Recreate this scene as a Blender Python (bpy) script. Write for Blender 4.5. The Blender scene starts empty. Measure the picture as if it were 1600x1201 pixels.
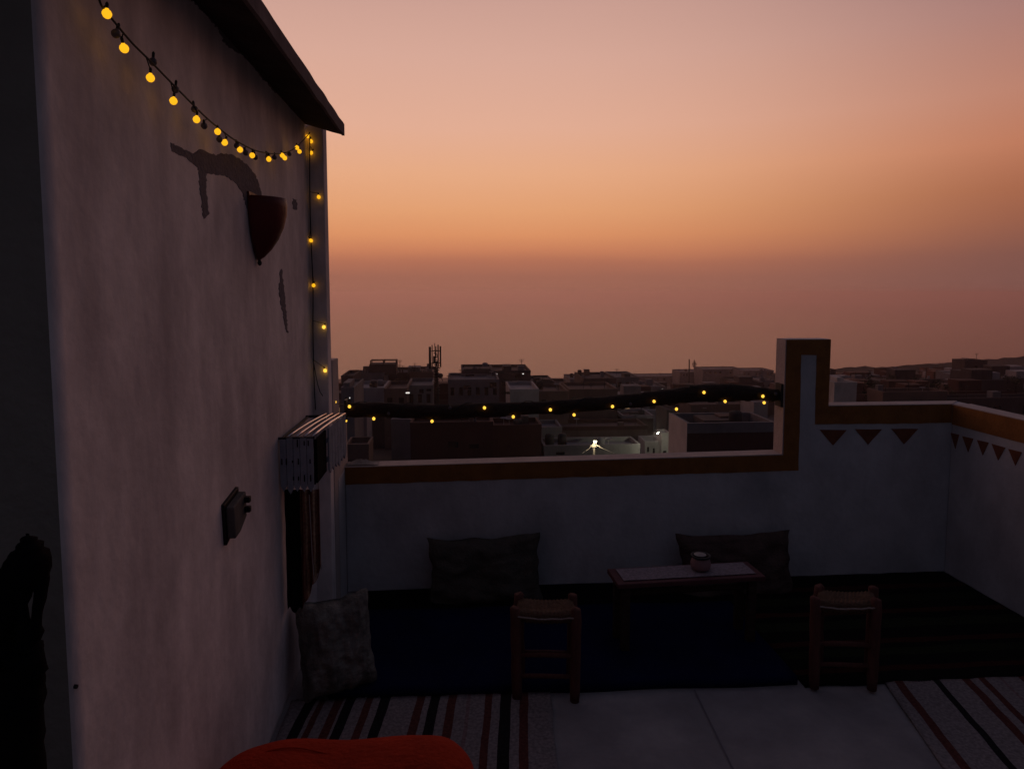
import bpy, math, random
from mathutils import Vector, noise
R = math.radians
sc = bpy.context.scene
COL = sc.collection

# ------------------------------------------------------------------ camera
F, CX, CY, H = 1067.0, 800.0, 545.0, 1.6
YAW, PITCH = math.atan2(85, F), math.atan2(87, F)
cam = bpy.data.objects.new('camera', bpy.data.cameras.new('camera'))
COL.objects.link(cam)
cam.location = (0, 0, H)
cam.rotation_euler = (math.pi/2 - PITCH, 0, -YAW)
cam.data.sensor_width = 36.0
cam.data.lens = 36.0*F/1600.0
cam.data.shift_x = 0.0
cam.data.shift_y = -(600.5 - CY)/1600.0
cam.data.clip_start = 0.05
cam.data.clip_end = 60000
sc.camera = cam

# ------------------------------------------------------------------ dusk sky
world = bpy.data.worlds.new("World")
sc.world = world
world.use_nodes = True
nt = world.node_tree
nt.nodes.clear()
def N(t, ty, **kw):
    n = t.nodes.new(ty)
    for k, v in kw.items(): setattr(n, k, v)
    return n
def srgb(r, g, b):
    f = lambda c: (c/255/12.92) if c/255 <= 0.04045 else ((c/255+0.055)/1.055)**2.4
    return (f(r), f(g), f(b), 1)
def ramp(t, stops, interp='LINEAR'):
    n = t.nodes.new('ShaderNodeValToRGB')
    cr = n.color_ramp
    cr.interpolation = interp
    while len(cr.elements) > 1: cr.elements.remove(cr.elements[-1])
    cr.elements[0].position = stops[0][0]; cr.elements[0].color = stops[0][1]
    for p, c in stops[1:]:
        e = cr.elements.new(p); e.color = c
    return n
tc = N(nt, 'ShaderNodeTexCoord')
sep = N(nt, 'ShaderNodeSeparateXYZ')
nt.links.new(tc.outputs['Generated'], sep.inputs[0])
# very soft unevenness of the haze bank
nz = N(nt, 'ShaderNodeTexNoise'); nz.inputs['Scale'].default_value = 2.2; nz.inputs['Detail'].default_value = 4
mp = N(nt, 'ShaderNodeMapping'); mp.inputs['Scale'].default_value = (1, 1, 5)
nt.links.new(tc.outputs['Generated'], mp.inputs[0]); nt.links.new(mp.outputs[0], nz.inputs['Vector'])
mz = N(nt, 'ShaderNodeMath', operation='MULTIPLY_ADD')
mz.inputs[1].default_value = 0.018; nt.links.new(nz.outputs['Fac'], mz.inputs[0])
mz2 = N(nt, 'ShaderNodeMath', operation='SUBTRACT'); mz2.inputs[1].default_value = 0.009
nt.links.new(sep.outputs['Z'], mz.inputs[2]); nt.links.new(mz.outputs[0], mz2.inputs[0])
# azimuth term: cosine of the angle to the afterglow
SUN_AZ = R(-8)
dot = N(nt, 'ShaderNodeVectorMath', operation='DOT_PRODUCT')
flat = N(nt, 'ShaderNodeVectorMath', operation='MULTIPLY'); flat.inputs[1].default_value = (1, 1, 0)
nrm = N(nt, 'ShaderNodeVectorMath', operation='NORMALIZE')
nt.links.new(tc.outputs['Generated'], flat.inputs[0]); nt.links.new(flat.outputs[0], nrm.inputs[0])
nt.links.new(nrm.outputs[0], dot.inputs[0]); dot.inputs[1].default_value = (math.sin(SUN_AZ), math.cos(SUN_AZ), 0)
azm = N(nt, 'ShaderNodeMapRange'); azm.inputs[1].default_value = -1; azm.inputs[2].default_value = 1
nt.links.new(dot.outputs['Value'], azm.inputs[0])
glow = ramp(nt, [(0.0, srgb(156,102,85)), (0.022, srgb(160,103,85)), (0.045, srgb(180,113,87)), (0.062, srgb(204,130,93)),
                 (0.083, srgb(221,147,101)), (0.118, srgb(228,161,115)), (0.170, srgb(231,171,133)),
                 (0.229, srgb(227,174,149)), (0.314, srgb(216,169,152)), (0.38, srgb(204,160,147)),
                 (0.46, srgb(168,138,136)), (0.60, srgb(116,103,112)), (0.80, srgb(78,76,92)), (1.0, srgb(62,64,80))])
side = ramp(nt, [(0.0, srgb(122,84,78)), (0.045, srgb(126,84,75)), (0.083, srgb(148,92,73)), (0.118, srgb(163,100,74)),
                 (0.170, srgb(188,120,92)), (0.229, srgb(186,128,108)), (0.314, srgb(166,122,115)),
                 (0.38, srgb(148,113,112)), (0.48, srgb(112,94,102)), (0.60, srgb(88,80,92)), (0.80, srgb(66,66,82)), (1.0, srgb(62,64,80))])
back = ramp(nt, [(0.0, srgb(40,42,50)), (0.3, srgb(48,50,61)), (0.7, srgb(56,58,72)), (1.0, srgb(62,64,80))])
for r_ in (glow, side, back): nt.links.new(mz2.outputs[0], r_.inputs[0])
# 1.0 = afterglow, 0.82 = 50 degrees off, 0.5 = 90 degrees off
def maprange(v, a, b):
    m = N(nt, 'ShaderNodeMapRange'); m.interpolation_type = 'SMOOTHSTEP'
    m.inputs[1].default_value = a; m.inputs[2].default_value = b
    nt.links.new(v, m.inputs[0]); return m.outputs[0]
f1 = N(nt, 'ShaderNodeMix', data_type='RGBA')
nt.links.new(maprange(azm.outputs[0], 0.80, 1.0), f1.inputs[0])
nt.links.new(side.outputs[0], f1.inputs[6]); nt.links.new(glow.outputs[0], f1.inputs[7])
f2 = N(nt, 'ShaderNodeMix', data_type='RGBA')
nt.links.new(maprange(azm.outputs[0], 0.42, 0.82), f2.inputs[0])
nt.links.new(back.outputs[0], f2.inputs[6]); nt.links.new(f1.outputs[2], f2.inputs[7])
bg = N(nt, 'ShaderNodeBackground'); bg.inputs[1].default_value = 1.0
wo = N(nt, 'ShaderNodeOutputWorld')
nt.links.new(f2.outputs[2], bg.inputs[0]); nt.links.new(bg.outputs[0], wo.inputs[0])

sc.view_settings.view_transform = 'Standard'
sc.view_settings.look = 'None'
sc.view_settings.exposure = 0.0
sc.view_settings.gamma = 1.0
sc.cycles.volume_bounces = 3
sc.cycles.max_bounces = 8

# ------------------------------------------------------------------ pixel -> place on a known plane
def _ray(x, y):
    fw = Vector((math.sin(YAW)*math.cos(PITCH), math.cos(YAW)*math.cos(PITCH), -math.sin(PITCH)))
    rt = Vector((math.cos(YAW), -math.sin(YAW), 0)); up = rt.cross(fw)
    return fw + rt*((x-CX)/F) + up*((CY-y)/F)
CAM = Vector((0, 0, H))
def onz(x, y, z=0): r = _ray(x, y); return CAM + r*((z-H)/r.z)
def onx(x, y, X): r = _ray(x, y); return CAM + r*(X/r.x)
def ony(x, y, Y): r = _ray(x, y); return CAM + r*(Y/r.y)

# ------------------------------------------------------------------ materials
def mat(name, col, rough=0.85, var=0.12, scale=6.0, bump=0.15, bscale=60.0, spec=0.3, metal=0.0, aniso=None, emit=None, estr=0.0, stain=None):
    m = bpy.data.materials.new(name); m.use_nodes = True
    t = m.node_tree; b = t.nodes['Principled BSDF']
    tc = t.nodes.new('ShaderNodeTexCoord')
    n = t.nodes.new('ShaderNodeTexNoise'); n.inputs['Scale'].default_value = scale; n.inputs['Detail'].default_value = 8; n.inputs['Roughness'].default_value = 0.65
    mpn = t.nodes.new('ShaderNodeMapping')
    if aniso: mpn.inputs['Scale'].default_value = aniso
    t.links.new(tc.outputs['Object'], mpn.inputs[0]); t.links.new(mpn.outputs[0], n.inputs['Vector'])
    c = Vector(col[:3])
    lo = tuple(max(0, v*(1-var)) for v in c)+(1,); hi = tuple(min(1, v*(1+var)) for v in c)+(1,)
    r = ramp(t, [(0.3, lo), (0.7, hi)])
    t.links.new(n.outputs['Fac'], r.inputs[0])
    out = r.outputs[0]
    if stain:   # second, coarser layer of grime with a colour of its own
        n2 = t.nodes.new('ShaderNodeTexNoise'); n2.inputs['Scale'].default_value = stain[1]; n2.inputs['Detail'].default_value = 6; n2.inputs['Roughness'].default_value = 0.6
        mp2 = t.nodes.new('ShaderNodeMapping'); mp2.inputs['Scale'].default_value = stain[2]; mp2.inputs['Location'].default_value = (3.1, 7.7, 1.3)
        t.links.new(tc.outputs['Object'], mp2.inputs[0]); t.links.new(mp2.outputs[0], n2.inputs['Vector'])
        r2 = ramp(t, [(stain[3], (0, 0, 0, 1)), (stain[4], (1, 1, 1, 1))])
        t.links.new(n2.outputs['Fac'], r2.inputs[0])
        mx = t.nodes.new('ShaderNodeMix'); mx.data_type = 'RGBA'
        t.links.new(r2.outputs[0], mx.inputs[0]); t.links.new(out, mx.inputs[6]); mx.inputs[7].default_value = tuple(stain[0])+(1,)
        out = mx.outputs[2]
    t.links.new(out, b.inputs['Base Color'])
    b.inputs['Roughness'].default_value = rough
    b.inputs['Specular IOR Level'].default_value = spec
    b.inputs['Metallic'].default_value = metal
    if bump:
        nb = t.nodes.new('ShaderNodeTexNoise'); nb.inputs['Scale'].default_value = bscale; nb.inputs['Detail'].default_value = 6
        t.links.new(tc.outputs['Object'], nb.inputs['Vector'])
        bp = t.nodes.new('ShaderNodeBump'); bp.inputs['Strength'].default_value = bump; bp.inputs['Distance'].default_value = 0.02
        t.links.new(nb.outputs['Fac'], bp.inputs['Height']); t.links.new(bp.outputs[0], b.inputs['Normal'])
    if emit:
        b.inputs['Emission Color'].default_value = tuple(emit)+(1,); b.inputs['Emission Strength'].default_value = estr
    return m

def stripes(name, bands, base, axis=0, width=1.0, rough=0.95, wob=0.015, shear=0.0):
    """woven stripes: bands = [(pos0, pos1, colour)] along one object axis, metres"""
    m = bpy.data.materials.new(name); m.use_nodes = True
    t = m.node_tree; b = t.nodes['Principled BSDF']; b.inputs['Roughness'].default_value = rough; b.inputs['Specular IOR Level'].default_value = 0.1
    tc = t.nodes.new('ShaderNodeTexCoord'); sp = t.nodes.new('ShaderNodeSeparateXYZ')
    n = t.nodes.new('ShaderNodeTexNoise'); n.inputs['Scale'].default_value = 5; n.inputs['Detail'].default_value = 5
    t.links.new(tc.outputs['Object'], n.inputs['Vector']); t.links.new(tc.outputs['Object'], sp.inputs[0])
    a = t.nodes.new('ShaderNodeMath'); a.operation = 'MULTIPLY_ADD'; a.inputs[1].default_value = wob*2
    sh = t.nodes.new('ShaderNodeMath'); sh.operation = 'MULTIPLY_ADD'; sh.inputs[1].default_value = -shear
    t.links.new(sp.outputs[1-axis], sh.inputs[0]); t.links.new(sp.outputs[axis], sh.inputs[2])
    t.links.new(n.outputs['Fac'], a.inputs[0]); t.links.new(sh.outputs[0], a.inputs[2])
    s = t.nodes.new('ShaderNodeMath'); s.operation = 'MULTIPLY_ADD'; s.inputs[1].default_value = 1.0/width; s.inputs[2].default_value = -wob/width
    t.links.new(a.outputs[0], s.inputs[0])
    st = [(0.0, base)]
    for p0, p1, c in bands: st += [(p0/width, c), (p1/width, base)]
    cur = ramp(t, st[:31], 'CONSTANT')
    t.links.new(s.outputs[0], cur.inputs[0])
    # yarn-level variation
    n2 = t.nodes.new('ShaderNodeTexNoise'); n2.inputs['Scale'].default_value = 90; n2.inputs['Detail'].default_value = 3
    t.links.new(tc.outputs['Object'], n2.inputs['Vector'])
    r2 = ramp(t, [(0.3, (.6, .6, .6, 1)), (0.7, (1.15, 1.15, 1.15, 1))]); t.links.new(n2.outputs['Fac'], r2.inputs[0])
    mx = t.nodes.new('ShaderNodeMix'); mx.data_type = 'RGBA'; mx.blend_type = 'MULTIPLY'; mx.inputs[0].default_value = 1
    t.links.new(cur.outputs[0], mx.inputs[6]); t.links.new(r2.outputs[0], mx.inputs[7]); t.links.new(mx.outputs[2], b.inputs['Base Color'])
    bp = t.nodes.new('ShaderNodeBump'); bp.inputs['Strength'].default_value = 0.5; bp.inputs['Distance'].default_value = 0.004
    t.links.new(n2.outputs['Fac'], bp.inputs['Height']); t.links.new(bp.outputs[0], b.inputs['Normal'])
    return m

def glowmat(name, col, strength):
    m = bpy.data.materials.new(name); m.use_nodes = True
    b = m.node_tree.nodes['Principled BSDF']; b.inputs['Base Color'].default_value = tuple(col)+(1,)
    b.inputs['Emission Color'].default_value = tuple(col)+(1,); b.inputs['Emission Strength'].default_value = strength
    return m

M = {}
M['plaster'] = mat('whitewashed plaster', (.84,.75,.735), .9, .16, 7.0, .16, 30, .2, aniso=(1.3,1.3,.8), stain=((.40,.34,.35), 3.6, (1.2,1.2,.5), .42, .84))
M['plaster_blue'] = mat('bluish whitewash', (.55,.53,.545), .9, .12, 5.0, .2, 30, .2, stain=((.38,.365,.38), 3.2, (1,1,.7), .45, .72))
M['front'] = mat('old grey render', (.28,.24,.20), .95, .14, 5.0, .3, 50, .1)
M['cap'] = mat('weathered cap whitewash', (.50,.42,.40), .9, .14, 9.0, .3, 60, .2)
M['ochre'] = mat('ochre brown wall paint', (.27,.108,.028), .8, .25, 12.0, .15, 60, .25)
M['tri'] = mat('maroon wall paint', (.19,.065,.035), .85, .2, 20.0, .1, 60, .2)
M['patch'] = mat('grey cement patch', (.19,.165,.18), .95, .12, 14.0, .4, 70, .1)
M['soffit'] = mat('dark soffit', (.055,.042,.045), .95, .3, 6.0, .5, 40, .1)  # underside of the eave, darker than its fascia
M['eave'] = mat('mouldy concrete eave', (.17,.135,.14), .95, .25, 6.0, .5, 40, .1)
M['wood_dark'] = mat('dark weathered timber', (.05,.03,.022), .85, .3, 8.0, .6, 40, .2, aniso=(1,6,6))
M['iron'] = mat('dark iron', (.02,.02,.022), .6, .2, 20, .1, 80, .4)
M['cable'] = mat('black cable', (.012,.011,.012), .6, .1, 20, 0)
M['bulb'] = glowmat('lit amber bulb', (1.0,.47,.012), 1.12)
M['bulb_off'] = mat('unlit frosted bulb', (.10,.085,.10), .35, .1, 20, 0, spec=.4)
M['sconce'] = mat('dark red glazed clay', (.11,.012,.010), .5, .25, 10, .2, 30, .35)
M['floor'] = mat('screeded concrete floor', (.35,.31,.305), .9, .16, 4.0, .3, 40, .2, stain=((.22,.195,.20), 2.3, (1,1,1), .42, .72))
M['blue'] = mat('deep blue mat', (.003,.005,.036), .9, .3, 5, .3, 60, .1)
M['black_cloth'] = mat('black cloth', (.008,.007,.008), .95, .3, 10, .3, 60, .05)
M['cush_brown'] = mat('brown coarse cushion', (.10,.085,.072), .97, .25, 14, .5, 90, .05)
M['cush_red'] = mat('rust brown cushion', (.105,.068,.06), .97, .25, 14, .5, 90, .05)
M['cush_grey'] = mat('faded grey green fabric', (.23,.215,.19), .97, .35, 22, .5, 90, .05, aniso=(1,1,3), stain=((.10,.088,.08), 9, (2.2,1,.6), .42, .66))
M['pouf'] = mat('orange red fabric', (.44,.030,.008), .9, .2, 7, .4, 70, .15)
M['stool_wood'] = mat('reddish rough wood', (.12,.045,.035), .8, .25, 10, .3, 60, .2, aniso=(5,5,1))
M['rush'] = mat('woven rush', (.16,.09,.065), .95, .35, 30, .6, 120, .1, aniso=(1,8,1))
M['table_wood'] = mat('maroon stained wood', (.10,.03,.035), .7, .2, 9, .2, 60, .3, aniso=(1,6,1))
M['lace'] = mat('pale woven runner', (.28,.22,.24), .95, .35, 70, .3, 150, .1)
M['clay'] = mat('pinkish glazed pot', (.28,.15,.15), .5, .15, 12, .1, 60, .4)
M['rack_grey'] = mat('grey blue painted slats', (.30,.31,.36), .9, .18, 12, .3, 60, .2)
M['rack_bar'] = mat('pale aluminium bars', (.80,.72,.70), .25, .05, 20, 0, spec=.5, metal=.85)
M['concrete_box'] = mat('dusty dark plastic', (.10,.095,.09), .7, .2, 20, .1, 60, .3)
M['black_plastic'] = mat('black plastic', (.01,.01,.011), .5, .1, 20, 0, spec=.3)
M['rag'] = mat('pale crumpled paper', (.42,.36,.33), .9, .2, 20, .4, 60, .2)
cream, red, dk, pink = (.29,.24,.235,1), (.135,.045,.037,1), (.02,.017,.018,1), (.26,.17,.17,1)

# ------------------------------------------------------------------ mesh helpers
class MB:
    def __init__(s): s.v = []; s.f = []; s.m = []; s.mi = 0
    def add(s, vs, fs):
        o = len(s.v); s.v += [Vector(v) for v in vs]; s.f += [tuple(i+o for i in f) for f in fs]; s.m += [s.mi]*len(fs); return s
    def box(s, a, b):
        (x0,y0,z0), (x1,y1,z1) = a, b
        return s.add([(x0,y0,z0),(x1,y0,z0),(x1,y1,z0),(x0,y1,z0),(x0,y0,z1),(x1,y0,z1),(x1,y1,z1),(x0,y1,z1)],
            [(0,3,2,1),(4,5,6,7),(0,1,5,4),(1,2,6,5),(2,3,7,6),(3,0,4,7)])
    def prism(s, pts, d):
        """pts: polygon of 3-D points, d: extrusion vector"""
        n = len(pts); d = Vector(d); P = [Vector(p) for p in pts]
        return s.add(P + [p+d for p in P], [tuple(range(n))[::-1], tuple(range(n, 2*n))] + [(i, (i+1) % n, n+(i+1) % n, n+i) for i in range(n)])
    def tube(s, pts, r, n=8, cap=True):
        P = [Vector(p) for p in pts]; rs = r if isinstance(r, (list, tuple)) else [r]*len(P)
        o = len(s.v); ref = None; rings = []
        for i, p in enumerate(P):
            t = (P[min(i+1, len(P)-1)] - P[max(i-1, 0)])
            t = t.normalized() if t.length > 1e-9 else Vector((0, 0, 1))
            if ref is None: ref = Vector((0, 0, 1)) if abs(t.z) < .9 else Vector((1, 0, 0))
            a = (ref - t*ref.dot(t)).normalized(); b = t.cross(a); ref = a
            for k in range(n):
                th = 2*math.pi*k/n
                s.v.append(p + a*(rs[i]*math.cos(th)) + b*(rs[i]*math.sin(th)))
        for i in range(len(P)-1):
            for k in range(n):
                s.f.append((o+i*n+k, o+i*n+(k+1) % n, o+(i+1)*n+(k+1) % n, o+(i+1)*n+k)); s.m.append(s.mi)
        if cap:
            s.f.append(tuple(o+k for k in range(n))[::-1]); s.f.append(tuple(o+(len(P)-1)*n+k for k in range(n))); s.m += [s.mi]*2
        return s
    def lathe(s, prof, c=(0, 0, 0), n=16, a0=0.0, a1=2*math.pi):
        o = len(s.v); full = abs(a1-a0-2*math.pi) < 1e-6; k_ = n if full else n+1
        for r, z in prof:
            for k in range(k_):
                th = a0+(a1-a0)*k/n
                s.v.append(Vector((c[0]+r*math.cos(th), c[1]+r*math.sin(th), c[2]+z)))
        for i in range(len(prof)-1):
            for k in range(n):
                s.f.append((o+i*k_+k, o+i*k_+(k+1) % k_, o+(i+1)*k_+(k+1) % k_, o+(i+1)*k_+k)); s.m.append(s.mi)
        return s
    def sphere(s, c, r, n=12, sx=1, sy=1, sz=1):
        o = len(s.v); c = Vector(c)
        for i in range(n//2+1):
            ph = math.pi*i/(n//2)
            for k in range(n):
                th = 2*math.pi*k/n
                s.v.append(c + Vector((r*sx*math.sin(ph)*math.cos(th), r*sy*math.sin(ph)*math.sin(th), r*sz*math.cos(ph))))
        for i in range(n//2):
            for k in range(n):
                s.f.append((o+i*n+k, o+(i+1)*n+k, o+(i+1)*n+(k+1) % n, o+i*n+(k+1) % n)); s.m.append(s.mi)
        return s
    def build(s, name, m, parent=None, smooth=False, loc=None, bevel=0):
        me = bpy.data.meshes.new(name)
        o = bpy.data.objects.new(name, me); COL.objects.link(o)
        org = Vector((0, 0, 0))
        if parent is not None:
            o.parent = parent
            p = parent
            while p is not None: org += p.location; p = p.parent
        elif loc is not None:
            org = Vector(loc); o.location = loc
        me.from_pydata([v-org for v in s.v], [], s.f)
        for mm in (m if isinstance(m, (list, tuple)) else [m]): me.materials.append(mm)
        for p, mi in zip(me.polygons, s.m): p.material_index = mi; p.use_smooth = smooth
        me.validate(); me.update()
        if bevel:
            bv = o.modifiers.new('bevel', 'BEVEL'); bv.width = bevel; bv.segments = 2; bv.limit_method = 'ANGLE'; bv.angle_limit = R(40)
        return o
def tag(o, label=None, cat=None, group=None, kind=None):
    if label: o['label'] = label
    if cat: o['category'] = cat
    if group: o['group'] = group
    if kind: o['kind'] = kind
    return o
def thing(name, label, cat, loc=(0, 0, 0), group=None):
    o = bpy.data.objects.new(name, None); COL.objects.link(o); o.location = loc; o.empty_display_size = .1
    return tag(o, label, cat, group)
def bulge(o, amt, freq, seed=0, axis=None):
    for v in o.data.vertices:
        d = noise.noise_vector(v.co*freq + Vector((seed, seed*2.3, -seed)))
        if axis is not None: d = Vector(axis)*d.x
        v.co += d*amt
    return o
def grid_sheet(mb, fn, nu, nv, thick=None):
    """sheet of nu x nv cells from fn(u,v); thick = vector: closed slab"""
    o = len(mb.v); P = [[Vector(fn(i/nu, j/nv)) for i in range(nu+1)] for j in range(nv+1)]
    for row in P: mb.v += row
    W = nu+1
    def q(a, b, c, d): mb.f.append((a, b, c, d)); mb.m.append(mb.mi)
    for j in range(nv):
        for i in range(nu): q(o+j*W+i, o+j*W+i+1, o+(j+1)*W+i+1, o+(j+1)*W+i)
    if thick is not None:
        t = Vector(thick); o2 = len(mb.v)
        for row in P: mb.v += [p+t for p in row]
        for j in range(nv):
            for i in range(nu): q(o2+j*W+i, o2+(j+1)*W+i, o2+(j+1)*W+i+1, o2+j*W+i+1)
        for i in range(nu):
            q(o+i, o2+i, o2+i+1, o+i+1); q(o+nv*W+i, o+nv*W+i+1, o2+nv*W+i+1, o2+nv*W+i)
        for j in range(nv):
            q(o+j*W, o+(j+1)*W, o2+(j+1)*W, o2+j*W); q(o+j*W+nu, o2+j*W+nu, o2+(j+1)*W+nu, o+(j+1)*W+nu)
    return mb
rnd = random.Random(11)

# ================================================================== SETTING
# terrace slab floor, cast in bays, the joint running away from the viewer
XL, XR, YB = -0.68, 2.785, 3.61
mb = MB(); mb.box((-6, -4, -0.35), (3.0, 3.80, 0))
tag(mb.build('terrace_floor', M['floor']), kind='structure')
a, b = onz(1085, 1078, 0), onz(1145, 1201, 0)
mb = MB(); d = (b-a).normalized(); s_ = Vector((d.y, -d.x, 0))*.003
mb.add([a-s_+Vector((0,0,.003)), a+s_+Vector((0,0,.003)), b+d*1.5+s_+Vector((0,0,.003)), b+d*1.5-s_+Vector((0,0,.003))], [(0,1,2,3)])
tag(mb.build('floor_joint', M['patch']), kind='structure')

# the town slopes down to the sea
def terrain(x, y):
    D = math.hypot(x, y)
    z = -9.0 - .113*D + 2.2*noise.noise(Vector((x*.012, y*.012, 0)))
    if D < 30: z = -12 + .0*D
    a = math.atan2(x, y)                       # the land climbs to the right
    z += max(0, a-R(22))*D*.13
    return z
def terr(x, y): return terrain(x, y)
mb = MB(); o = 0
rings = [4, 12, 25, 40, 60, 80, 105, 130, 160, 200, 250, 310, 380, 460, 560, 680, 800, 920, 1040, 1200, 1500]
na = 72
for Rr in rings:
    for k in range(na+1):
        a = -R(120) + R(240)*k/na
        x, y = Rr*math.sin(a), Rr*math.cos(a); mb.v.append(Vector((x, y, terr(x, y))))
for i in range(len(rings)-1):
    for k in range(na):
        A = i*(na+1)+k; mb.f.append((A, A+1, A+na+2, A+na+1)); mb.m.append(0)
M['ground'] = mat('dry earth', (.075,.055,.05), .95, .35, .05, .2, 1.5)
tag(mb.build('ground', M['ground'], smooth=True), kind='structure')
SEA = -126
M['sea'] = mat('evening sea', (.03,.03,.04), .22, .2, .002, .0, spec=.5)
t = M['sea'].node_tree; nb = t.nodes.new('ShaderNodeTexNoise'); nb.inputs['Scale'].default_value = .06; nb.inputs['Detail'].default_value = 8
tcn = t.nodes.new('ShaderNodeTexCoord'); bp = t.nodes.new('ShaderNodeBump'); bp.inputs['Strength'].default_value = .6; bp.inputs['Distance'].default_value = 3
t.links.new(tcn.outputs['Object'], nb.inputs['Vector']); t.links.new(nb.outputs['Fac'], bp.inputs['Height']); t.links.new(bp.outputs[0], t.nodes['Principled BSDF'].inputs['Normal'])
mb = MB(); mb.add([(-9000, 300, SEA), (9000, 300, SEA), (9000, 9000, SEA), (-9000, 9000, SEA)], [(0,1,2,3)])
tag(mb.build('sea', M['sea']), kind='structure')

# far headland and the wooded ridge on the right
M['hill'] = mat('scrub covered hill', (.10,.08,.06), .95, .4, .03, .0)
def ridge(name, D, pts, depth, rough, m, kindof='structure'):
    mb = MB(); n = 160; xs = [p[0] for p in pts]
    def top(x):
        for (a, ya), (b, yb) in zip(pts, pts[1:]):
            if a <= x <= b: return ya+(yb-ya)*(x-a)/(b-a)
        return pts[-1][1]
    rows = []
    for i in range(n+1):
        x = xs[0]+(xs[-1]-xs[0])*i/n
        y = top(x) + rough*noise.fractal(Vector((x*.05, D*.01, 0)), 1.0, 2.1, 5)
        p = ony(x, y, D)
        rows.append([Vector((p.x, D-depth*.5, terr(p.x, D)-25)), Vector((p.x, D-depth*.22, p.z-(p.z-terr(p.x, D)+20)*.42)), p,
                     Vector((p.x*1.02, D+depth*.3, p.z-8)), Vector((p.x*1.04, D+depth*.6, terr(p.x, D)-40))])
    for r_ in rows: mb.v += r_
    for i in range(n):
        for k in range(4):
            A = i*5+k; mb.f.append((A, A+5, A+6, A+1)); mb.m.append(0)
    return tag(mb.build(name, m, smooth=False), kind=kindof)
ridge('hills', 330, [(1150,590),(1240,584),(1300,577),(1320,574),(1400,571),(1470,567),(1530,563),(1600,556),(1750,545),(2000,535)], 90, 2.6, M['hill'])
ridge('headland', 560, [(885,598),(905,596),(1000,592),(1060,589),(1100,584),(1180,582),(1260,583)], 160, .8, M['hill'])

# ================================================================== HOUSE ON THE LEFT
house = thing('house', 'tall whitewashed house wall on the left with stained plaster and dark eave', 'house', (XL, 1.2, 0))
PY = 3.24                                       # face of the corner pilaster
mb = MB()
# wall sheet facing the terrace (finely divided so the hand-laid plaster can undulate)
grid_sheet(mb, lambda u, v: (XL + .0010*noise.noise(Vector((u*3, v*4, 1))), 1.2067+u*(PY+.09-1.2067), -.02+v*2.50), 60, 60, (-.22, 0, 0))
mb.build('wall', M['plaster'], house, smooth=True)
mb = MB(); mb.box((-4.0, 1.2065, -.3), (XL-.006, 1.32, 3.1)); mb.build('front_wall', M['front'], house)
mb = MB(); mb.box((-4.0, 3.1, -6), (XL-.10, 3.3, 2.4)); mb.build('rear_wall', M['front'], house)
mb = MB(); mb.box((XL-.05, PY, 0), (-.606, PY+.085, 2.36)); mb.build('pilaster', M['plaster'], house, bevel=.004)
# eave slab, sloping, with a ragged edge
mb = MB()
def eave(u, v):
    Y = .9+u*(3.215-.9); w = .003*noise.noise(Vector((Y*6, 0, 0)))
    return (XL-.10+v*(.262)+w*(v > .9), Y + .0*v, 2.385-.07*v + .003*noise.noise(Vector((Y*9, v*3, 4))))
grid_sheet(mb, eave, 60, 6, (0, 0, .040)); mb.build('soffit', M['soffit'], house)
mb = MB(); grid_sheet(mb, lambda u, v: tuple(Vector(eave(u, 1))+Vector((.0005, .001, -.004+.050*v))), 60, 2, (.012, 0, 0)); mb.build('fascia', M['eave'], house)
mb = MB(); mb.prism([(-4, .9, 2.50), (-.60, .9, 2.40), (-.60, .9, 2.41), (-4, .9, 2.75)], (0, 2.3, 0)); mb.build('roof', M['eave'], house)
def wallpoly(px, X=XL, th=.004, sub=1):
    P = [onx(x, y, X) for x, y in px]
    return [(X-.004, p.y, p.z) for p in P]
def rough_poly(px, seed, amp=1.1, step=2.6):
    r_ = random.Random(seed); out = []
    for (x0, y0), (x1, y1) in zip(px, px[1:]+px[:1]):
        n = max(1, int(math.hypot(x1-x0, y1-y0)/step))
        for i in range(n):
            t = i/n; out.append((x0+(x1-x0)*t + r_.uniform(-amp, amp)*(i > 0), y0+(y1-y0)*t + r_.uniform(-amp, amp)*(i > 0)))
    return out
marks = [
 ('cement_patch', [(266,223),(300,240),(312,233),(338,243),(345,239),(365,243),(385,256),(400,276),(408,300),(412,330),(385,325),(378,300),(366,284),(352,274),(322,271),(322,300),(326,335),(318,342),(313,305),(309,262),(290,246),(268,236)], 'grey cement repair shaped like an arch above the red sconce'),
 ('cement_streak', [(437,425),(440,420),(443,450),(446,480),(450,520),(447,518),(442,490),(436,460)], None),
 ('damp_patch', [(457,310),(463,312),(464,328),(457,326)], None)]
for k, (nm, px, lb) in enumerate(marks):
    mb = MB(); mb.prism(wallpoly(rough_poly(px, k+3)), (.0055, 0, 0)); ob = mb.build(nm, M['patch'], house)
    if lb: ob['label'] = lb
# soffit shadow with some mould, painted on the wall beneath the eave
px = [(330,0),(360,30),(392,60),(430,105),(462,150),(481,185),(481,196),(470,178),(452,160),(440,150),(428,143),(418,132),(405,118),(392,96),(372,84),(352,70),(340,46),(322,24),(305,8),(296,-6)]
mb = MB(); mb.prism(wallpoly(rough_poly(px, 9, 2.0)), (.0055, 0, 0)); mb.build('eave_shade_mould', mat('mould and soffit shade', (.20,.155,.16), .95, .3, 12, .3), house)
mb = MB(); mb.tube([(XL-.01, 1.215, .908), (XL+.005, 1.213, .907)], .004, 6); mb.build('hook', M['iron'], house)

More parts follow.
